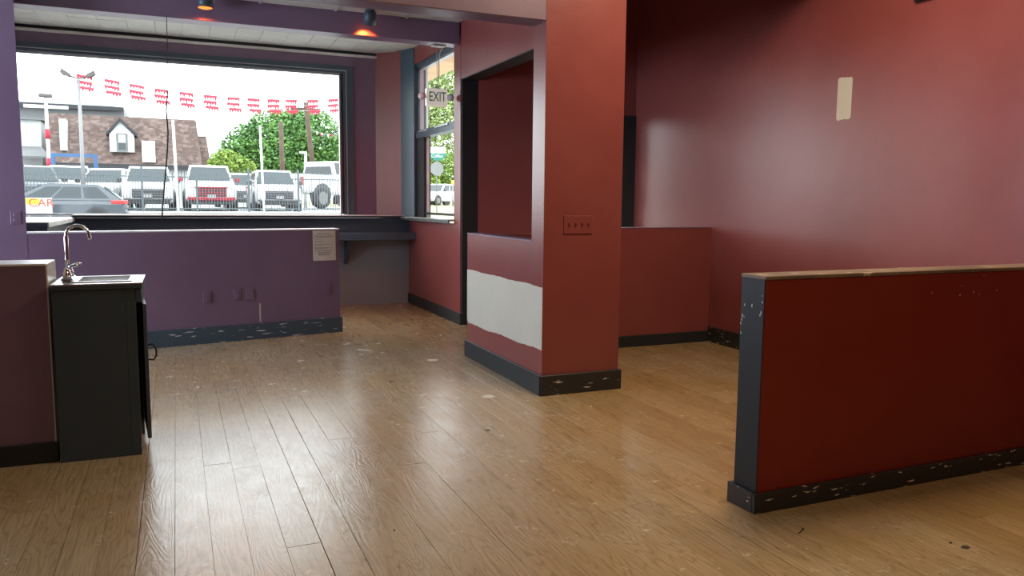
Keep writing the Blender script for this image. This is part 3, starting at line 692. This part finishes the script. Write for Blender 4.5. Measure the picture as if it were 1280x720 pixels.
# ---- fence
fn = thing('picket_fence', 'dark steel picket fence in front of the parked cars', 'fence', (0, 32.0, .95))
fx = [-1.12+1.87*k for k in range(-3, 5)]
for xx in fx: box('post', (xx-.04, -.04, 0), (xx+.04, .04, 1.66), 'fence_paint', fn)
for a, b in zip(fx[:-1], fx[1:]):
    for z in (.10, 1.27): box('rail', (a+.04, -.02, z), (b-.04, .02, z+.045), 'fence_paint', fn)
    mb = MB(); n = 18
    for k in range(1, n):
        px_ = a+(b-a)*k/n
        mb.loft([[(px_-.012, -.012, .03), (px_+.012, -.012, .03), (px_+.012, .012, .03), (px_-.012, .012, .03)], [(px_-.012, -.012, 1.52), (px_+.012, -.012, 1.52), (px_+.012, .012, 1.52), (px_-.012, .012, 1.52)], [(px_-.001, -.001, 1.60), (px_+.001, -.001, 1.60), (px_+.001, .001, 1.60), (px_-.001, .001, 1.60)]])
    obj('pickets', mb, 'fence_paint', fn, kind='stuff')

# ---- vehicles (front towards local +x)
KIND = dict(
    hatch=dict(L=4.26, hw=.88, clear=.20, hood=.93, belt=.95, roof=1.47, cab=[(-2.02, .95), (-1.45, 1.44), (.15, 1.47), (1.05, .95)], wheels=(-1.30, 1.33), r=.325, st=[(-2.13, .70, .45, .80), (-2.05, .86, .25, .96), (-1.2, .88, .2, .97), (.9, .88, .2, .95), (1.6, .86, .2, .86), (2.05, .78, .24, .70), (2.13, .66, .35, .58)]),
    suv=dict(L=4.85, hw=.97, clear=.25, hood=1.12, belt=1.14, roof=1.82, cab=[(-2.36, 1.14), (-2.1, 1.78), (.35, 1.82), (1.05, 1.14)], wheels=(-1.40, 1.45), r=.385, st=[(-2.42, .86, .40, 1.05), (-2.36, .95, .30, 1.14), (-1.2, .97, .27, 1.15), (1.0, .97, .27, 1.14), (1.9, .96, .28, 1.10), (2.32, .92, .32, 1.03), (2.42, .84, .42, .92)]),
    pickup=dict(L=5.85, hw=1.0, clear=.34, hood=1.22, belt=1.22, roof=1.92, cab=[(-.95, 1.22), (-.85, 1.87), (.75, 1.92), (1.42, 1.22)], wheels=(-1.75, 1.95), r=.42, st=[(-2.92, .92, .55, 1.20), (-2.86, .98, .45, 1.24), (-1.0, 1.0, .36, 1.24), (1.4, 1.0, .36, 1.23), (2.3, .99, .36, 1.18), (2.80, .95, .40, 1.10), (2.92, .88, .50, .98)]))
def vehicle(name, label, cat, kind, colour, loc, rz, scale=1., accent=None, fascia='grille', lift=0.):
    k = KIND[kind]; o = thing(name, label, cat, loc, rz); 
    o.scale = (scale,)*3
    loops = []
    for x, w, zb, zt in k['st']:
        zb += lift; zt += lift; m = (zb+zt)/2
        loops.append([(x, -w*.92, zb), (x, -w, zb+.10), (x, -w, zt-.16), (x, -w*.93, zt-.03), (x, -w*.80, zt), (x, w*.80, zt), (x, w*.93, zt-.03), (x, w, zt-.16), (x, w, zb+.10), (x, w*.92, zb)])
    body = obj('body', MB().loft(loops, True, False), colour, o)
    cab = [(x, z+lift) for x, z in k['cab']]; zb = min(z for x, z in cab)-.02; zt = max(z for x, z in cab)
    hw = lambda z: k['hw']*(.95-.20*(z-zb)/(zt-zb))
    mid = [(cab[0][0], zb), (cab[0][0]*.5+cab[1][0]*.5, (zb+cab[1][1])/2)]
    poly = [(cab[0][0], zb), (cab[1][0]-.06, cab[1][1]-.10), (cab[1][0]+.10, cab[1][1]), (cab[2][0]-.15, cab[2][1]), (cab[2][0]+.02, cab[2][1]-.05), (cab[3][0], zb)]
    obj('cabin', MB().loft([[(x, -hw(z), z) for x, z in poly], [(x, hw(z), z) for x, z in poly]]), colour, o)
    # side windows: front and rear pane
    (x0, z0), (x1, z1), (x2, z2), (x3, z3) = cab
    def lerp(a, b, t): return a+(b-a)*t
    def X(t, u):     # t along length (0 rear, 1 front), u height 0..1
        return lerp(lerp(x0, x1, u), lerp(x3, x2, u), t)
    def Z(u): return lerp(zb+.05, zt-.09, u)
    for s in (-1, 1):
        for t0, t1 in ((.10, .34), (.37, .64), (.67, .92)) if kind != 'pickup' else ((.08, .46), (.50, .92)):
            pts = [(X(t0, .08), Z(.05)), (X(t1, .08), Z(.05)), (X(t1, .92), Z(.95)), (X(t0, .92), Z(.95))]
            obj('side_window', MB().loft([[(x, s*(hw(z)-.01), z) for x, z in pts], [(x, s*(hw(z)+.006), z) for x, z in pts]]), 'car_glass', o)
    for (xa, za, xb, zb_) in ((x3, zb, x2, z2), (x0, zb, x1, z1)):
        sg = 1 if xa > 0 and xb > -1 and xa == x3 else -1
        a = (lerp(xa, xb, .10), lerp(za, zb_, .10)); b = (lerp(xa, xb, .88), lerp(za, zb_, .88))
        obj('windshield' if sg > 0 else 'rear_window', MB().loft([[(a[0]+e, -hw(a[1])+.09, a[1]), (a[0]+e, hw(a[1])-.09, a[1]), (b[0]+e, hw(b[1])-.09, b[1]), (b[0]+e, -hw(b[1])+.09, b[1])] for e in ((-.02*sg), .035*sg)]), 'car_glass', o)
    r = k['r']*(1+lift*.5)
    for wx in k['wheels']:
        for s in (-1, 1):
            wy = s*(k['hw']-.11)
            obj('wheel_arch', MB().lathe([(r*1.16, -.13), (r*1.16, .135)], (wx, wy, r+.02+lift*.3), 20, 'y'), 'grille', o)
            ty = obj('tyre', MB().lathe([(r*.6, -.12), (r*.95, -.12), (r, -.08), (r, .08), (r*.95, .12), (r*.6, .12)], (wx, wy+s*.03, r), 22, 'y'), 'tyre', o)
            obj('hub', MB().lathe([(r*.62, -.123), (r*.62, .123)], (wx, wy+s*.032, r), 16, 'y'), 'hub', ty)
    xf = k['L']/2; zt_ = k['st'][-1][3]+lift; w = k['hw']
    if kind == 'hatch':
        obj('grille', MB().cbox((xf-.06, -.5, .42), (xf+.02, .5, .56), .02), 'grille', o)
        for s in (-1, 1):
            obj('headlight', MB().cbox((xf-.30, s*.60-.18, .60), (xf-.02, s*.60+.18, .74), .03), 'lamp_lens', o)
            obj('tail_light', MB().cbox((-xf-.01, s*.70-.15, .80), (-xf+.42, s*.70+.17, .95), .03), 'lamp_red', o)
        obj('bumper', MB().cbox((-xf-.04, -.78, .30), (-xf+.12, .78, .62), .04), colour, o)
        obj('plate', MB().box((-xf-.045, -.16, .68), (-xf+.05, .16, .78)), 'plate', o)
    else:
        gz0, gz1 = zt_-.40, zt_-.06
        obj('grille', MB().cbox((xf-.10, -.58, gz0), (xf+.03, .58, gz1), .02), 'grille', o)
        for q in range(3): obj('grille_bar', MB().cbox((xf+.0, -.55, gz0+.05+.10*q), (xf+.05, .55, gz0+.09+.10*q), .008), accent or 'hub', o)
        if accent:
            obj('grille_surround', MB().cbox((xf-.06, -.62, gz1), (xf+.04, .62, gz1+.06), .01), accent, o)
        for s in (-1, 1):
            obj('headlight', MB().cbox((xf-.14, s*.76-.14, gz0+.06), (xf-.0, s*.76+.14, gz1), .02), 'lamp_lens', o)
            obj('tail_light', MB().cbox((-xf-.02, s*.88-.09, .75+lift), (-xf+.08, s*.88+.09, 1.12+lift), .02), 'lamp_red', o)
            obj('mirror', MB().cbox((k['cab'][3][0]-.35, s*(w+.13)-.10, k['belt']+.0+lift), (k['cab'][3][0]-.22, s*(w+.13)+.10, k['belt']+.20+lift), .03), accent or 'grille', o)
        obj('bumper', MB().cbox((xf-.10, -w*.92, .42+lift), (xf+.08, w*.92, gz0-.01), .03), accent or 'hub', o)
        obj('bumper', MB().cbox((-xf-.08, -w*.9, .45+lift), (-xf+.06, w*.9, .70+lift), .03), 'hub', o)
        obj('valance', MB().cbox((xf-.20, -w*.85, .26+lift), (xf+.0, w*.85, .42+lift), .02), 'grille', o)
        obj('plate', MB().box((xf+.06, -.16, .52+lift), (xf+.09, .16, .66+lift)), 'plate', o)
    if kind == 'pickup':
        obj('bed_opening', MB().box((-2.78, -.82, 1.20+lift), (-1.05, .82, 1.25+lift)), 'grille', o)
    return o
R = math.radians
def vx(px, Y): return at(px, 250, Y).x
FRONT = -math.pi/2        # facing the camera side
vehicle('hatchback_car', 'dark grey hatchback parked at the kerb seen from its side', 'car', 'hatch', 'car_grey', (vx(157, 29.2)-2.10, 29.2, .42), math.pi)
vehicle('pickup_truck', 'pickup truck facing the window with red bumper and red grille bars', 'truck', 'pickup', 'car_white', (vx(262, 36.2), 36.9, gz(36.9)), FRONT, 1., 'car_red')
vehicle('suv_car', 'white sport utility car facing the window left of the red trimmed pickup', 'car', 'suv', 'car_white', (vx(187, 36.2), 36.8, gz(36.8)), FRONT, 1.)
vehicle('suv_car', 'white sport utility car facing the window right of the thick fence post', 'car', 'suv', 'car_white', (vx(343, 36.2), 36.6, gz(36.6)), FRONT, .98)
vehicle('suv_car', 'white sport utility car partly hidden beside the red trimmed pickup', 'car', 'suv', 'car_white', (vx(299, 45.5), 46, gz(46)), FRONT+.1, 1.03)
vehicle('pickup_truck', 'white lifted pickup seen from its rear corner at the right window edge', 'truck', 'pickup', 'car_white', (vx(418, 43), 43.6, gz(43.6)), R(38), 1.17, None, lift=.28)
vehicle('suv_car', 'white sport utility car behind the rear of the grey hatchback', 'car', 'suv', 'car_white', (vx(137, 40), 40.6, gz(40.6)), FRONT-.25, 1.)
vehicle('suv_car', 'dark grey sport utility car at the far left edge of the big window', 'car', 'suv', 'car_grey', (vx(38, 37), 37.6, gz(37.6)), FRONT+.25, .98)
vehicle('suv_car', 'white sport utility car under the blue steel frame', 'car', 'suv', 'car_white', (vx(88, 46.5), 46.5, gz(46.5)), FRONT+.15, 1.15)
vehicle('pickup_truck', 'white pickup on the far street seen through the side window', 'truck', 'pickup', 'car_white', (vx(553, 68), 68, 1.09), R(215), 1.)
# yellow and white sign board standing before the hatchback
sg = thing('yard_sign', 'white and yellow sale board with red letters CAR before the hatchback', 'sign', (vx(48.5, 27.4), 27.4, .32))
box('board', (-.34, -.015, .62), (.34, .015, 1.10), 'sign_white', sg)
box('yellow_field', (-.335, -.019, .90), (.02, -.014, 1.085), 'sign_yellow', sg)
tm = text_mesh('CAR', .34, .003); l_ = link('lettering', tm, 'sign_red', sg, (.06, -.022, .94)); l_.rotation_euler = (math.pi/2, 0, 0)
for s in (-.28, .28): box('leg', (s-.02, -.012, 0), (s+.02, .012, .62), 'pole_grey', sg)

# ---- poles
def pole(name, label, px0, py0, px1, py1, Y, r0, r1, mat, cat='pole', extra=None):
    a, b = at(px0, py0, Y), at(px1, py1, Y); g = gz(Y) if Y > 32.3 else .2
    base = b+(b-a)*((b.z-g)/(a.z-b.z)) if abs(a.z-b.z) > .01 else b
    o = thing(name, label, cat, (base.x, base.y, base.z))
    obj('shaft', MB().tube([(0, 0, 0), (a.x-base.x, 0, a.z-base.z)], [r0, r1], 10), mat, o)
    return o, a-base
o, a = pole('light_pole', 'tall grey light pole with two flood lamps rising behind the hatchback', 98, 98, 106, 263, 31.5, .07, .05, 'pole_grey', 'light pole')
obj('crossarm', MB().tube([(a.x-.5, 0, a.z+.12), (a.x, 0, a.z), (a.x+.5, 0, a.z+.12)], .03, 6), 'pole_dark', o)
for s in (-1, 1):
    obj('flood_lamp', MB().loft([[(a.x+s*.28, -.12, a.z+.02), (a.x+s*.55, -.12, a.z+.16), (a.x+s*.50, -.12, a.z+.30), (a.x+s*.24, -.12, a.z+.14)], [(a.x+s*.28, .12, a.z+.02), (a.x+s*.55, .12, a.z+.16), (a.x+s*.50, .12, a.z+.30), (a.x+s*.24, .12, a.z+.14)]]), 'pole_dark', o)
o, a = pole('utility_pole', 'pole with crossarm and red wraps standing left of the light pole', 57, 122, 62, 215, 52, .11, .08, 'pole_white', 'pole')
obj('crossarm', MB().box((a.x-1.1, -.06, a.z-.6), (a.x+1.1, .06, a.z-.42)), 'pole_white', o)
obj('lamp_head', MB().cbox((a.x-.35, -.15, a.z), (a.x+.35, .15, a.z+.22), .05), 'pole_dark', o)
for z in (.35, .62): obj('red_wrap', MB().lathe([(.13, a.z*z), (.13, a.z*z+.55)], (a.x*z, 0, 0), 10), 'flag_red', o)
pole('sign_post', 'thin white post standing in front of the brown roof', 216, 150, 223, 265, 31.6, .05, .045, 'pole_white')
pole('sign_post', 'thin white post standing in front of the green tree', 325, 157, 330, 265, 31.6, .045, .04, 'pole_white')
pole('utility_pole', 'brown wooden utility pole in the middle of the green tree', 351, 152, 353, 215, 50, .16, .13, 'wood_pole')
o, a = pole('utility_pole', 'brown wooden utility pole leaning at the right of the green tree', 382, 128, 391, 210, 52, .18, .14, 'wood_pole')
obj('crossarm', MB().box((a.x-.9, -.06, a.z-.5), (a.x+.9, .06, a.z-.36)), 'wood_pole', o)
o, a = pole('street_lamp', 'short white street lamp behind the lifted pickup', 382, 191, 382, 215, 46, .08, .07, 'pole_white', 'lamp')
obj('lamp_head', MB().cbox((a.x-.35, -.1, a.z-.06), (a.x+.05, .1, a.z+.06), .02), 'pole_white', o)
# blue steel frame
fr = thing('steel_frame', 'blue tubular steel frame above the white cars', 'frame', (vx(96, 51), 51, gz(51)))
ax0, ax1 = vx(69, 51)-vx(96, 51), vx(122, 51)-vx(96, 51); zt = at(70, 192, 51).z-gz(51)
for xx in (ax0, ax1): box('leg', (xx-.10, -.1, 0), (xx+.10, .1, zt), 'blue_steel', fr)
box('top_bar', (ax0-.1, -.08, zt-.16), (ax1+.1, .08, zt+.02), 'blue_steel', fr)

# ---- red pennants in three strings
PC = [(105.5, 96), (140, 102), (171, 108), (202, 113.5), (233, 117.5), (263, 121), (292, 123.5), (317, 125), (342, 126), (364, 126.5), (391, 126.5), (417, 125.5)]
rowoff = [(0, 0), (-.3, 7.4), (2.0, 14.4)]
names = ['topmost', 'middle', 'lowest']
YPEN = 31.5
for ri, (dx, dy) in enumerate(rowoff):
    o = thing('pennant_string', 'string of red pennants across the sky, %s of three' % names[ri], 'bunting', (0, YPEN, 0), 0, 'red pennant strings over the car lot')
    pts = [at(98.6+.05*dy, 94+dy, YPEN)]+[at(x+dx, y+dy*(1-.012*i*.9)-1.2, YPEN) for i, (x, y) in enumerate(PC)]+[at(470, 119+dy, YPEN)]
    obj('cord', MB().tube([(p.x, 0, p.z) for p in pts], .006, 4), 'pole_white', o)
    for i, p in enumerate(pts[1:-1]):
        w = .245*(1-.012*i); mb = MB(); n = 5
        q0, q1 = pts[i], pts[i+2]; sl = (q1.z-q0.z)/(q1.x-q0.x)
        for k in range(n):
            xa, xb = -w+2*w*k/n, -w+2*w*(k+1)/n; dr_ = random.uniform(.10, .22)
            xm = (xa+xb)/2+random.uniform(-.03, .03)
            top = [(xa, sl*xa+.03), (xb, sl*xb+.03), (xb, sl*xb-.06), (xm, sl*xm-dr_), (xa, sl*xa-.06)]
            mb.loft([[(x, -.004, z) for x, z in top], [(x, .004+random.uniform(0, .02), z) for x, z in top]])
        obj('pennant', mb, 'flag_red', o, loc=(p.x, 0, p.z))
o = thing('pennant_string', 'string of small pennants sagging from the leaning utility pole', 'bunting', (0, 52, 0))
A, B = at(385.3, 160, 52), at(440, 156, 52)
pts = [A.lerp(B, k/12)+Vector((0, 0, -.5*math.sin(math.pi*k/12))) for k in range(13)]
obj('cord', MB().tube([(p.x, 0, p.z) for p in pts], .008, 4), 'pole_white', o)
for k, p in enumerate(pts[:-1]):
    obj('pennant', MB().loft([[(0, e, 0), (.16, e, 0), (.08, e, -.24)] for e in (-.004, .004)]), ['flag_red', 'fence_paint', 'sign_white'][k % 3], o, loc=(p.x, 0, p.z))

# ---- brown mansard building
YBD = 62.
def bz(py, px=150, Y=YBD): return at(px, py, Y).z
bd = thing('mansard_building', 'long building with brown shingled mansard roof and one white dormer', 'building', (vx(160, YBD), YBD, gz(YBD)))
bx_, bg_ = bd.location.x, bd.location.z
xl, xr_, xr2 = vx(60, YBD)-bx_, vx(249, YBD)-bx_, vx(266, YBD)-bx_
ze, ztop = bz(205)-bg_, bz(143)-bg_
obj('wall', MB().box((xl, .4, 0), (xr_, 14, ze)), 'siding_white', bd)
obj('roof', MB().loft([[(xl, 0, ze), (xr_+.3, 0, ze), (xr_+.3, 14, ze), (xl, 14, ze)], [(xl, 1.5, ztop), (xr_, 1.5, ztop), (xr_, 13, ztop), (xl, 13, ztop)]]), 'shingles', bd)
obj('fascia', MB().box((xl, -.15, ze-.32), (xr_+.35, .45, ze)), 'roof_black', bd)
zt2 = bz(164)-bg_
obj('wing_wall', MB().box((xr_, .9, 0), (xr2, 12, ze)), 'siding_white', bd)
obj('wing_roof', MB().loft([[(xr_-.5, .6, ze), (xr2, .6, ze), (xr2, 12, ze), (xr_-.5, 12, ze)], [(xr_-.5, 1.6, zt2), (xr2-.25, 1.6, zt2), (xr2-.25, 11, zt2), (xr_-.5, 11, zt2)]]), 'shingles', bd)
obj('wing_fascia', MB().box((xr_-.2, .45, ze-.35), (xr2, .95, ze)), 'roof_black', bd)
obj('brick_band', MB().box((vx(118, YBD)-bx_, .3, ze-1.0), (vx(190, YBD)-bx_, .42, ze-.3)), 'brick_pink', bd)
# dormer
d0, d1, da = vx(140.5, YBD)-bx_, vx(171, YBD)-bx_, vx(154.5, YBD)-bx_
zb0, zb1, za = bz(190)-bg_, bz(168)-bg_, bz(152)-bg_
dm = obj('dormer', MB().loft([[(d0, y, zb0), (d1, y, zb0), (d1, y, zb1), (da, y, za), (d0, y, zb1)] for y in (-.15, 1.6)]), 'siding_white', bd)
obj('dormer_roof', MB().loft([[(d0-.18, y, zb1-.12), (da, y, za), (d1+.18, y, zb1-.12), (d1+.20, y, zb1+.06), (da, y, za+.24), (d0-.20, y, zb1+.06)] for y in (-.35, 1.8)]), 'roof_black', dm)
wx0, wx1, wz0, wz1 = vx(149, YBD)-bx_, vx(163, YBD)-bx_, bz(189.5)-bg_, bz(167)-bg_
obj('window_trim', MB().box((wx0, -.20, wz0), (wx1, -.14, wz1)), 'siding_grey', dm)
obj('window_pane', MB().box((wx0+.14, -.23, wz0+.14), (wx1-.14, -.195, wz0+(wz1-wz0)*.46)), 'car_glass', dm)
obj('window_sash', MB().box((wx0+.14, -.22, wz0+(wz1-wz0)*.5), (wx1-.14, -.195, wz1-.1)), 'pole_white', dm)
for (p0, p1, q0, q1) in ((79, 87.5, 152, 190), (180, 196.5, 175, 202)):
    obj('roof_panel', MB().box((vx(p0, YBD)-bx_, -.1, bz(q1)-bg_), (vx(p1, YBD)-bx_, 1.2, bz(q0)-bg_)), 'pole_white', bd)
# grey hall behind
Y3 = 78.
gh = thing('grey_hall', 'low grey metal roofed hall behind the brown mansard roof', 'building', (vx(90, Y3), Y3, gz(Y3)))
hx, hg = gh.location.x, gh.location.z
xa, xb = vx(10, Y3)-hx, vx(160, Y3)-hx; z1_, z2_ = bz(132, 100, Y3)-hg, bz(119, 100, Y3)-hg
obj('wall', MB().box((xa, 0, 0), (xb, 14, z1_)), 'siding_grey', gh)
obj('roof', MB().loft([[(xa, -.5, z1_), (xb, -.5, z1_), (xb, 14, z1_), (xa, 14, z1_)], [(xa, 6, z2_), (vx(103, Y3)-hx, 6, z2_), (vx(103, Y3)-hx, 7, z2_), (xa, 7, z2_)]]), 'roof_grey', gh)
obj('fascia', MB().box((xa, -.6, z1_-.35), (xb, -.4, z1_)), 'roof_black', gh)
Y4 = 70.
ws = thing('white_shed', 'white flat sided shed with a pale roof at the left window edge', 'building', (vx(40, Y4), Y4, gz(Y4)))
sx, sg_ = ws.location.x, ws.location.z; xa, xb = vx(5, Y4)-sx, vx(56, Y4)-sx
obj('wall', MB().box((xa, 0, 0), (xb, 6, bz(150, 40, Y4)-sg_)), 'siding_white', ws)
obj('roof', MB().box((xa, -.3, bz(150, 40, Y4)-sg_), (xb+.2, 6, bz(147, 40, Y4)-sg_)), 'siding_grey', ws)
obj('canopy', MB().loft([[(xa, -4, z), (xb+1, -4, z), (xb, 0, z+.9), (xa, 0, z+.9)] for z in (bz(200, 40, Y4)-sg_, bz(198, 40, Y4)-sg_)]), 'siding_grey', ws)

# ---- trees
def tree(label, blobs, n, leaf, mat, trunk, g='trees across the street', name='leafy_tree'):
    c = Vector(trunk); o = thing(name, label, 'tree', tuple(c), 0, g)
    top = sum((Vector(b[0]) for b in blobs), Vector())/len(blobs)-c
    obj('trunk', MB().tube([(0, 0, 0), (top.x*.4, top.y*.4, top.z*.45), (top.x, top.y, top.z)], [.3, .24, .08], 8), 'bark', o)
    vol = [b[1][0]*b[1][1]*b[1][2] for b in blobs]; mb = MB()
    for i in range(n):
        b = random.choices(blobs, vol)[0]
        while True:
            u = Vector((random.uniform(-1, 1), random.uniform(-1, 1), random.uniform(-1, 1)))
            if .55 < u.length < 1: break
        p = Vector(b[0])-c+Vector((u.x*b[1][0], u.y*b[1][1], u.z*b[1][2]))
        a = Vector((random.gauss(0, 1), random.gauss(0, 1), random.gauss(0, .6))).normalized(); e = a.cross(Vector((random.gauss(0, 1), random.gauss(0, 1), random.gauss(0, 1)))).normalized()
        s = leaf*random.uniform(.6, 1.3)
        mb.add([p-a*s, p-e*s*.5, p+a*s, p+e*s*.5], [(0, 1, 2, 3)])
    obj('foliage', mb, mat, o, kind='stuff')
def blob(px, py, Y, rx, rz): return (at(px, py, Y), (rx, rx*.8, rz))
YT = 64.
tree('big green tree behind the two utility poles', [blob(350, 178, YT, 3.0, 2.6), blob(320, 188, YT, 2.6, 2.2), blob(385, 172, YT, 2.8, 2.4), blob(365, 160, YT+1, 2.2, 1.5), blob(395, 190, YT, 2.4, 2.0), blob(340, 200, YT, 3, 1.6), blob(300, 195, YT-1, 1.6, 1.6), blob(370, 205, YT, 3, 1.4)], 24000, .16, 'leaf_a', (vx(352, YT), YT, gz(YT)))
tree('low yellow green bush tree beside the brown roof', [blob(283, 203, 60, 1.2, .9), blob(296, 208, 60, 1.3, .7), blob(272, 207, 60, .8, .5)], 3500, .13, 'leaf_b', (vx(285, 60), 60, gz(60)))
tree('small pale tree above the lifted pickup cab', [blob(412, 196, 70, 1.2, .9), blob(424, 192, 70, 1.1, .8), blob(436, 197, 70, 1.2, .9)], 3000, .14, 'leaf_c', (vx(420, 70), 70, gz(70)))
tree('tall yellow green tree filling the upper side window', [blob(535, 130, 85, 5, 4.5), blob(575, 120, 86, 5, 5), blob(510, 120, 87, 5, 5), blob(555, 160, 84, 5, 4), blob(525, 185, 85, 4.5, 3.5), blob(560, 95, 88, 6, 4)], 24000, .2, 'leaf_c', (vx(545, 86), 86, 1.15))
tree('dark green tree low behind the white pickup in the side window', [blob(527, 225, 74, 2.6, 2.2), blob(548, 215, 74.5, 2.8, 2.4), blob(570, 225, 74, 2.6, 2.4), blob(512, 215, 74, 2.6, 2.8)], 12000, .17, 'leaf_b', (vx(540, 74), 74, 1.1))
# ---- street name sign with stop sign (seen from behind)
Y5 = 42.
ss = thing('street_sign', 'street name blades on a post with the back of an octagonal sign', 'sign', (vx(546, Y5), Y5, .8))
s5 = lambda px, py: at(px, py, Y5)-Vector(ss.location)
pt = s5(546, 184)
obj('post', MB().tube([(0, 0, 0), (0, 0, pt.z)], .03, 8), 'sign_back', ss)
a, b = s5(535, 191.5), s5(557, 184); obj('upper_blade', MB().box((a.x, -.02, a.z), (b.x, .0, b.z)), 'sign_white', ss)
a, b = s5(535, 198), s5(557, 192); bl_ = obj('name_blade', MB().box((a.x, -.05, a.z), (b.x, -.03, b.z)), 'sign_green', ss)
tm = text_mesh('Colfax', .26, .003); l_ = link('lettering', tm, 'sign_white', bl_, ((a.x+b.x)/2, -.052, (a.z+b.z)/2)); l_.rotation_euler = (math.pi/2, 0, 0)
a, b = s5(541, 200.5), s5(552, 198.5); obj('lower_blade', MB().box((a.x, -.05, a.z), (b.x, -.03, b.z)), 'sign_green', ss)
cc = s5(546, 211); rr = .40
oc = [(cc.x+rr*math.cos(math.pi/8+k*math.pi/4), cc.z+rr*math.sin(math.pi/8+k*math.pi/4)) for k in range(8)]
obj('octagon', MB().loft([[(x, y, z) for x, z in oc] for y in (-.035, -.030)]), 'sign_back', ss)
sig = at(566, 228, 60)
sl_ = thing('signal_lamp', 'small amber signal lamp glowing beside the white pickup', 'lamp', (sig.x, 60, gz(60)))
obj('post', MB().tube([(0, 0, 0), (0, 0, sig.z-gz(60))], .05, 8), 'pole_grey', sl_); obj('lens', MB().lathe([(.16, -.06), (.13, -.12), (.03, -.14)], (0, 0, sig.z-gz(60)), 12, 'y'), 'signal_amber', sl_)
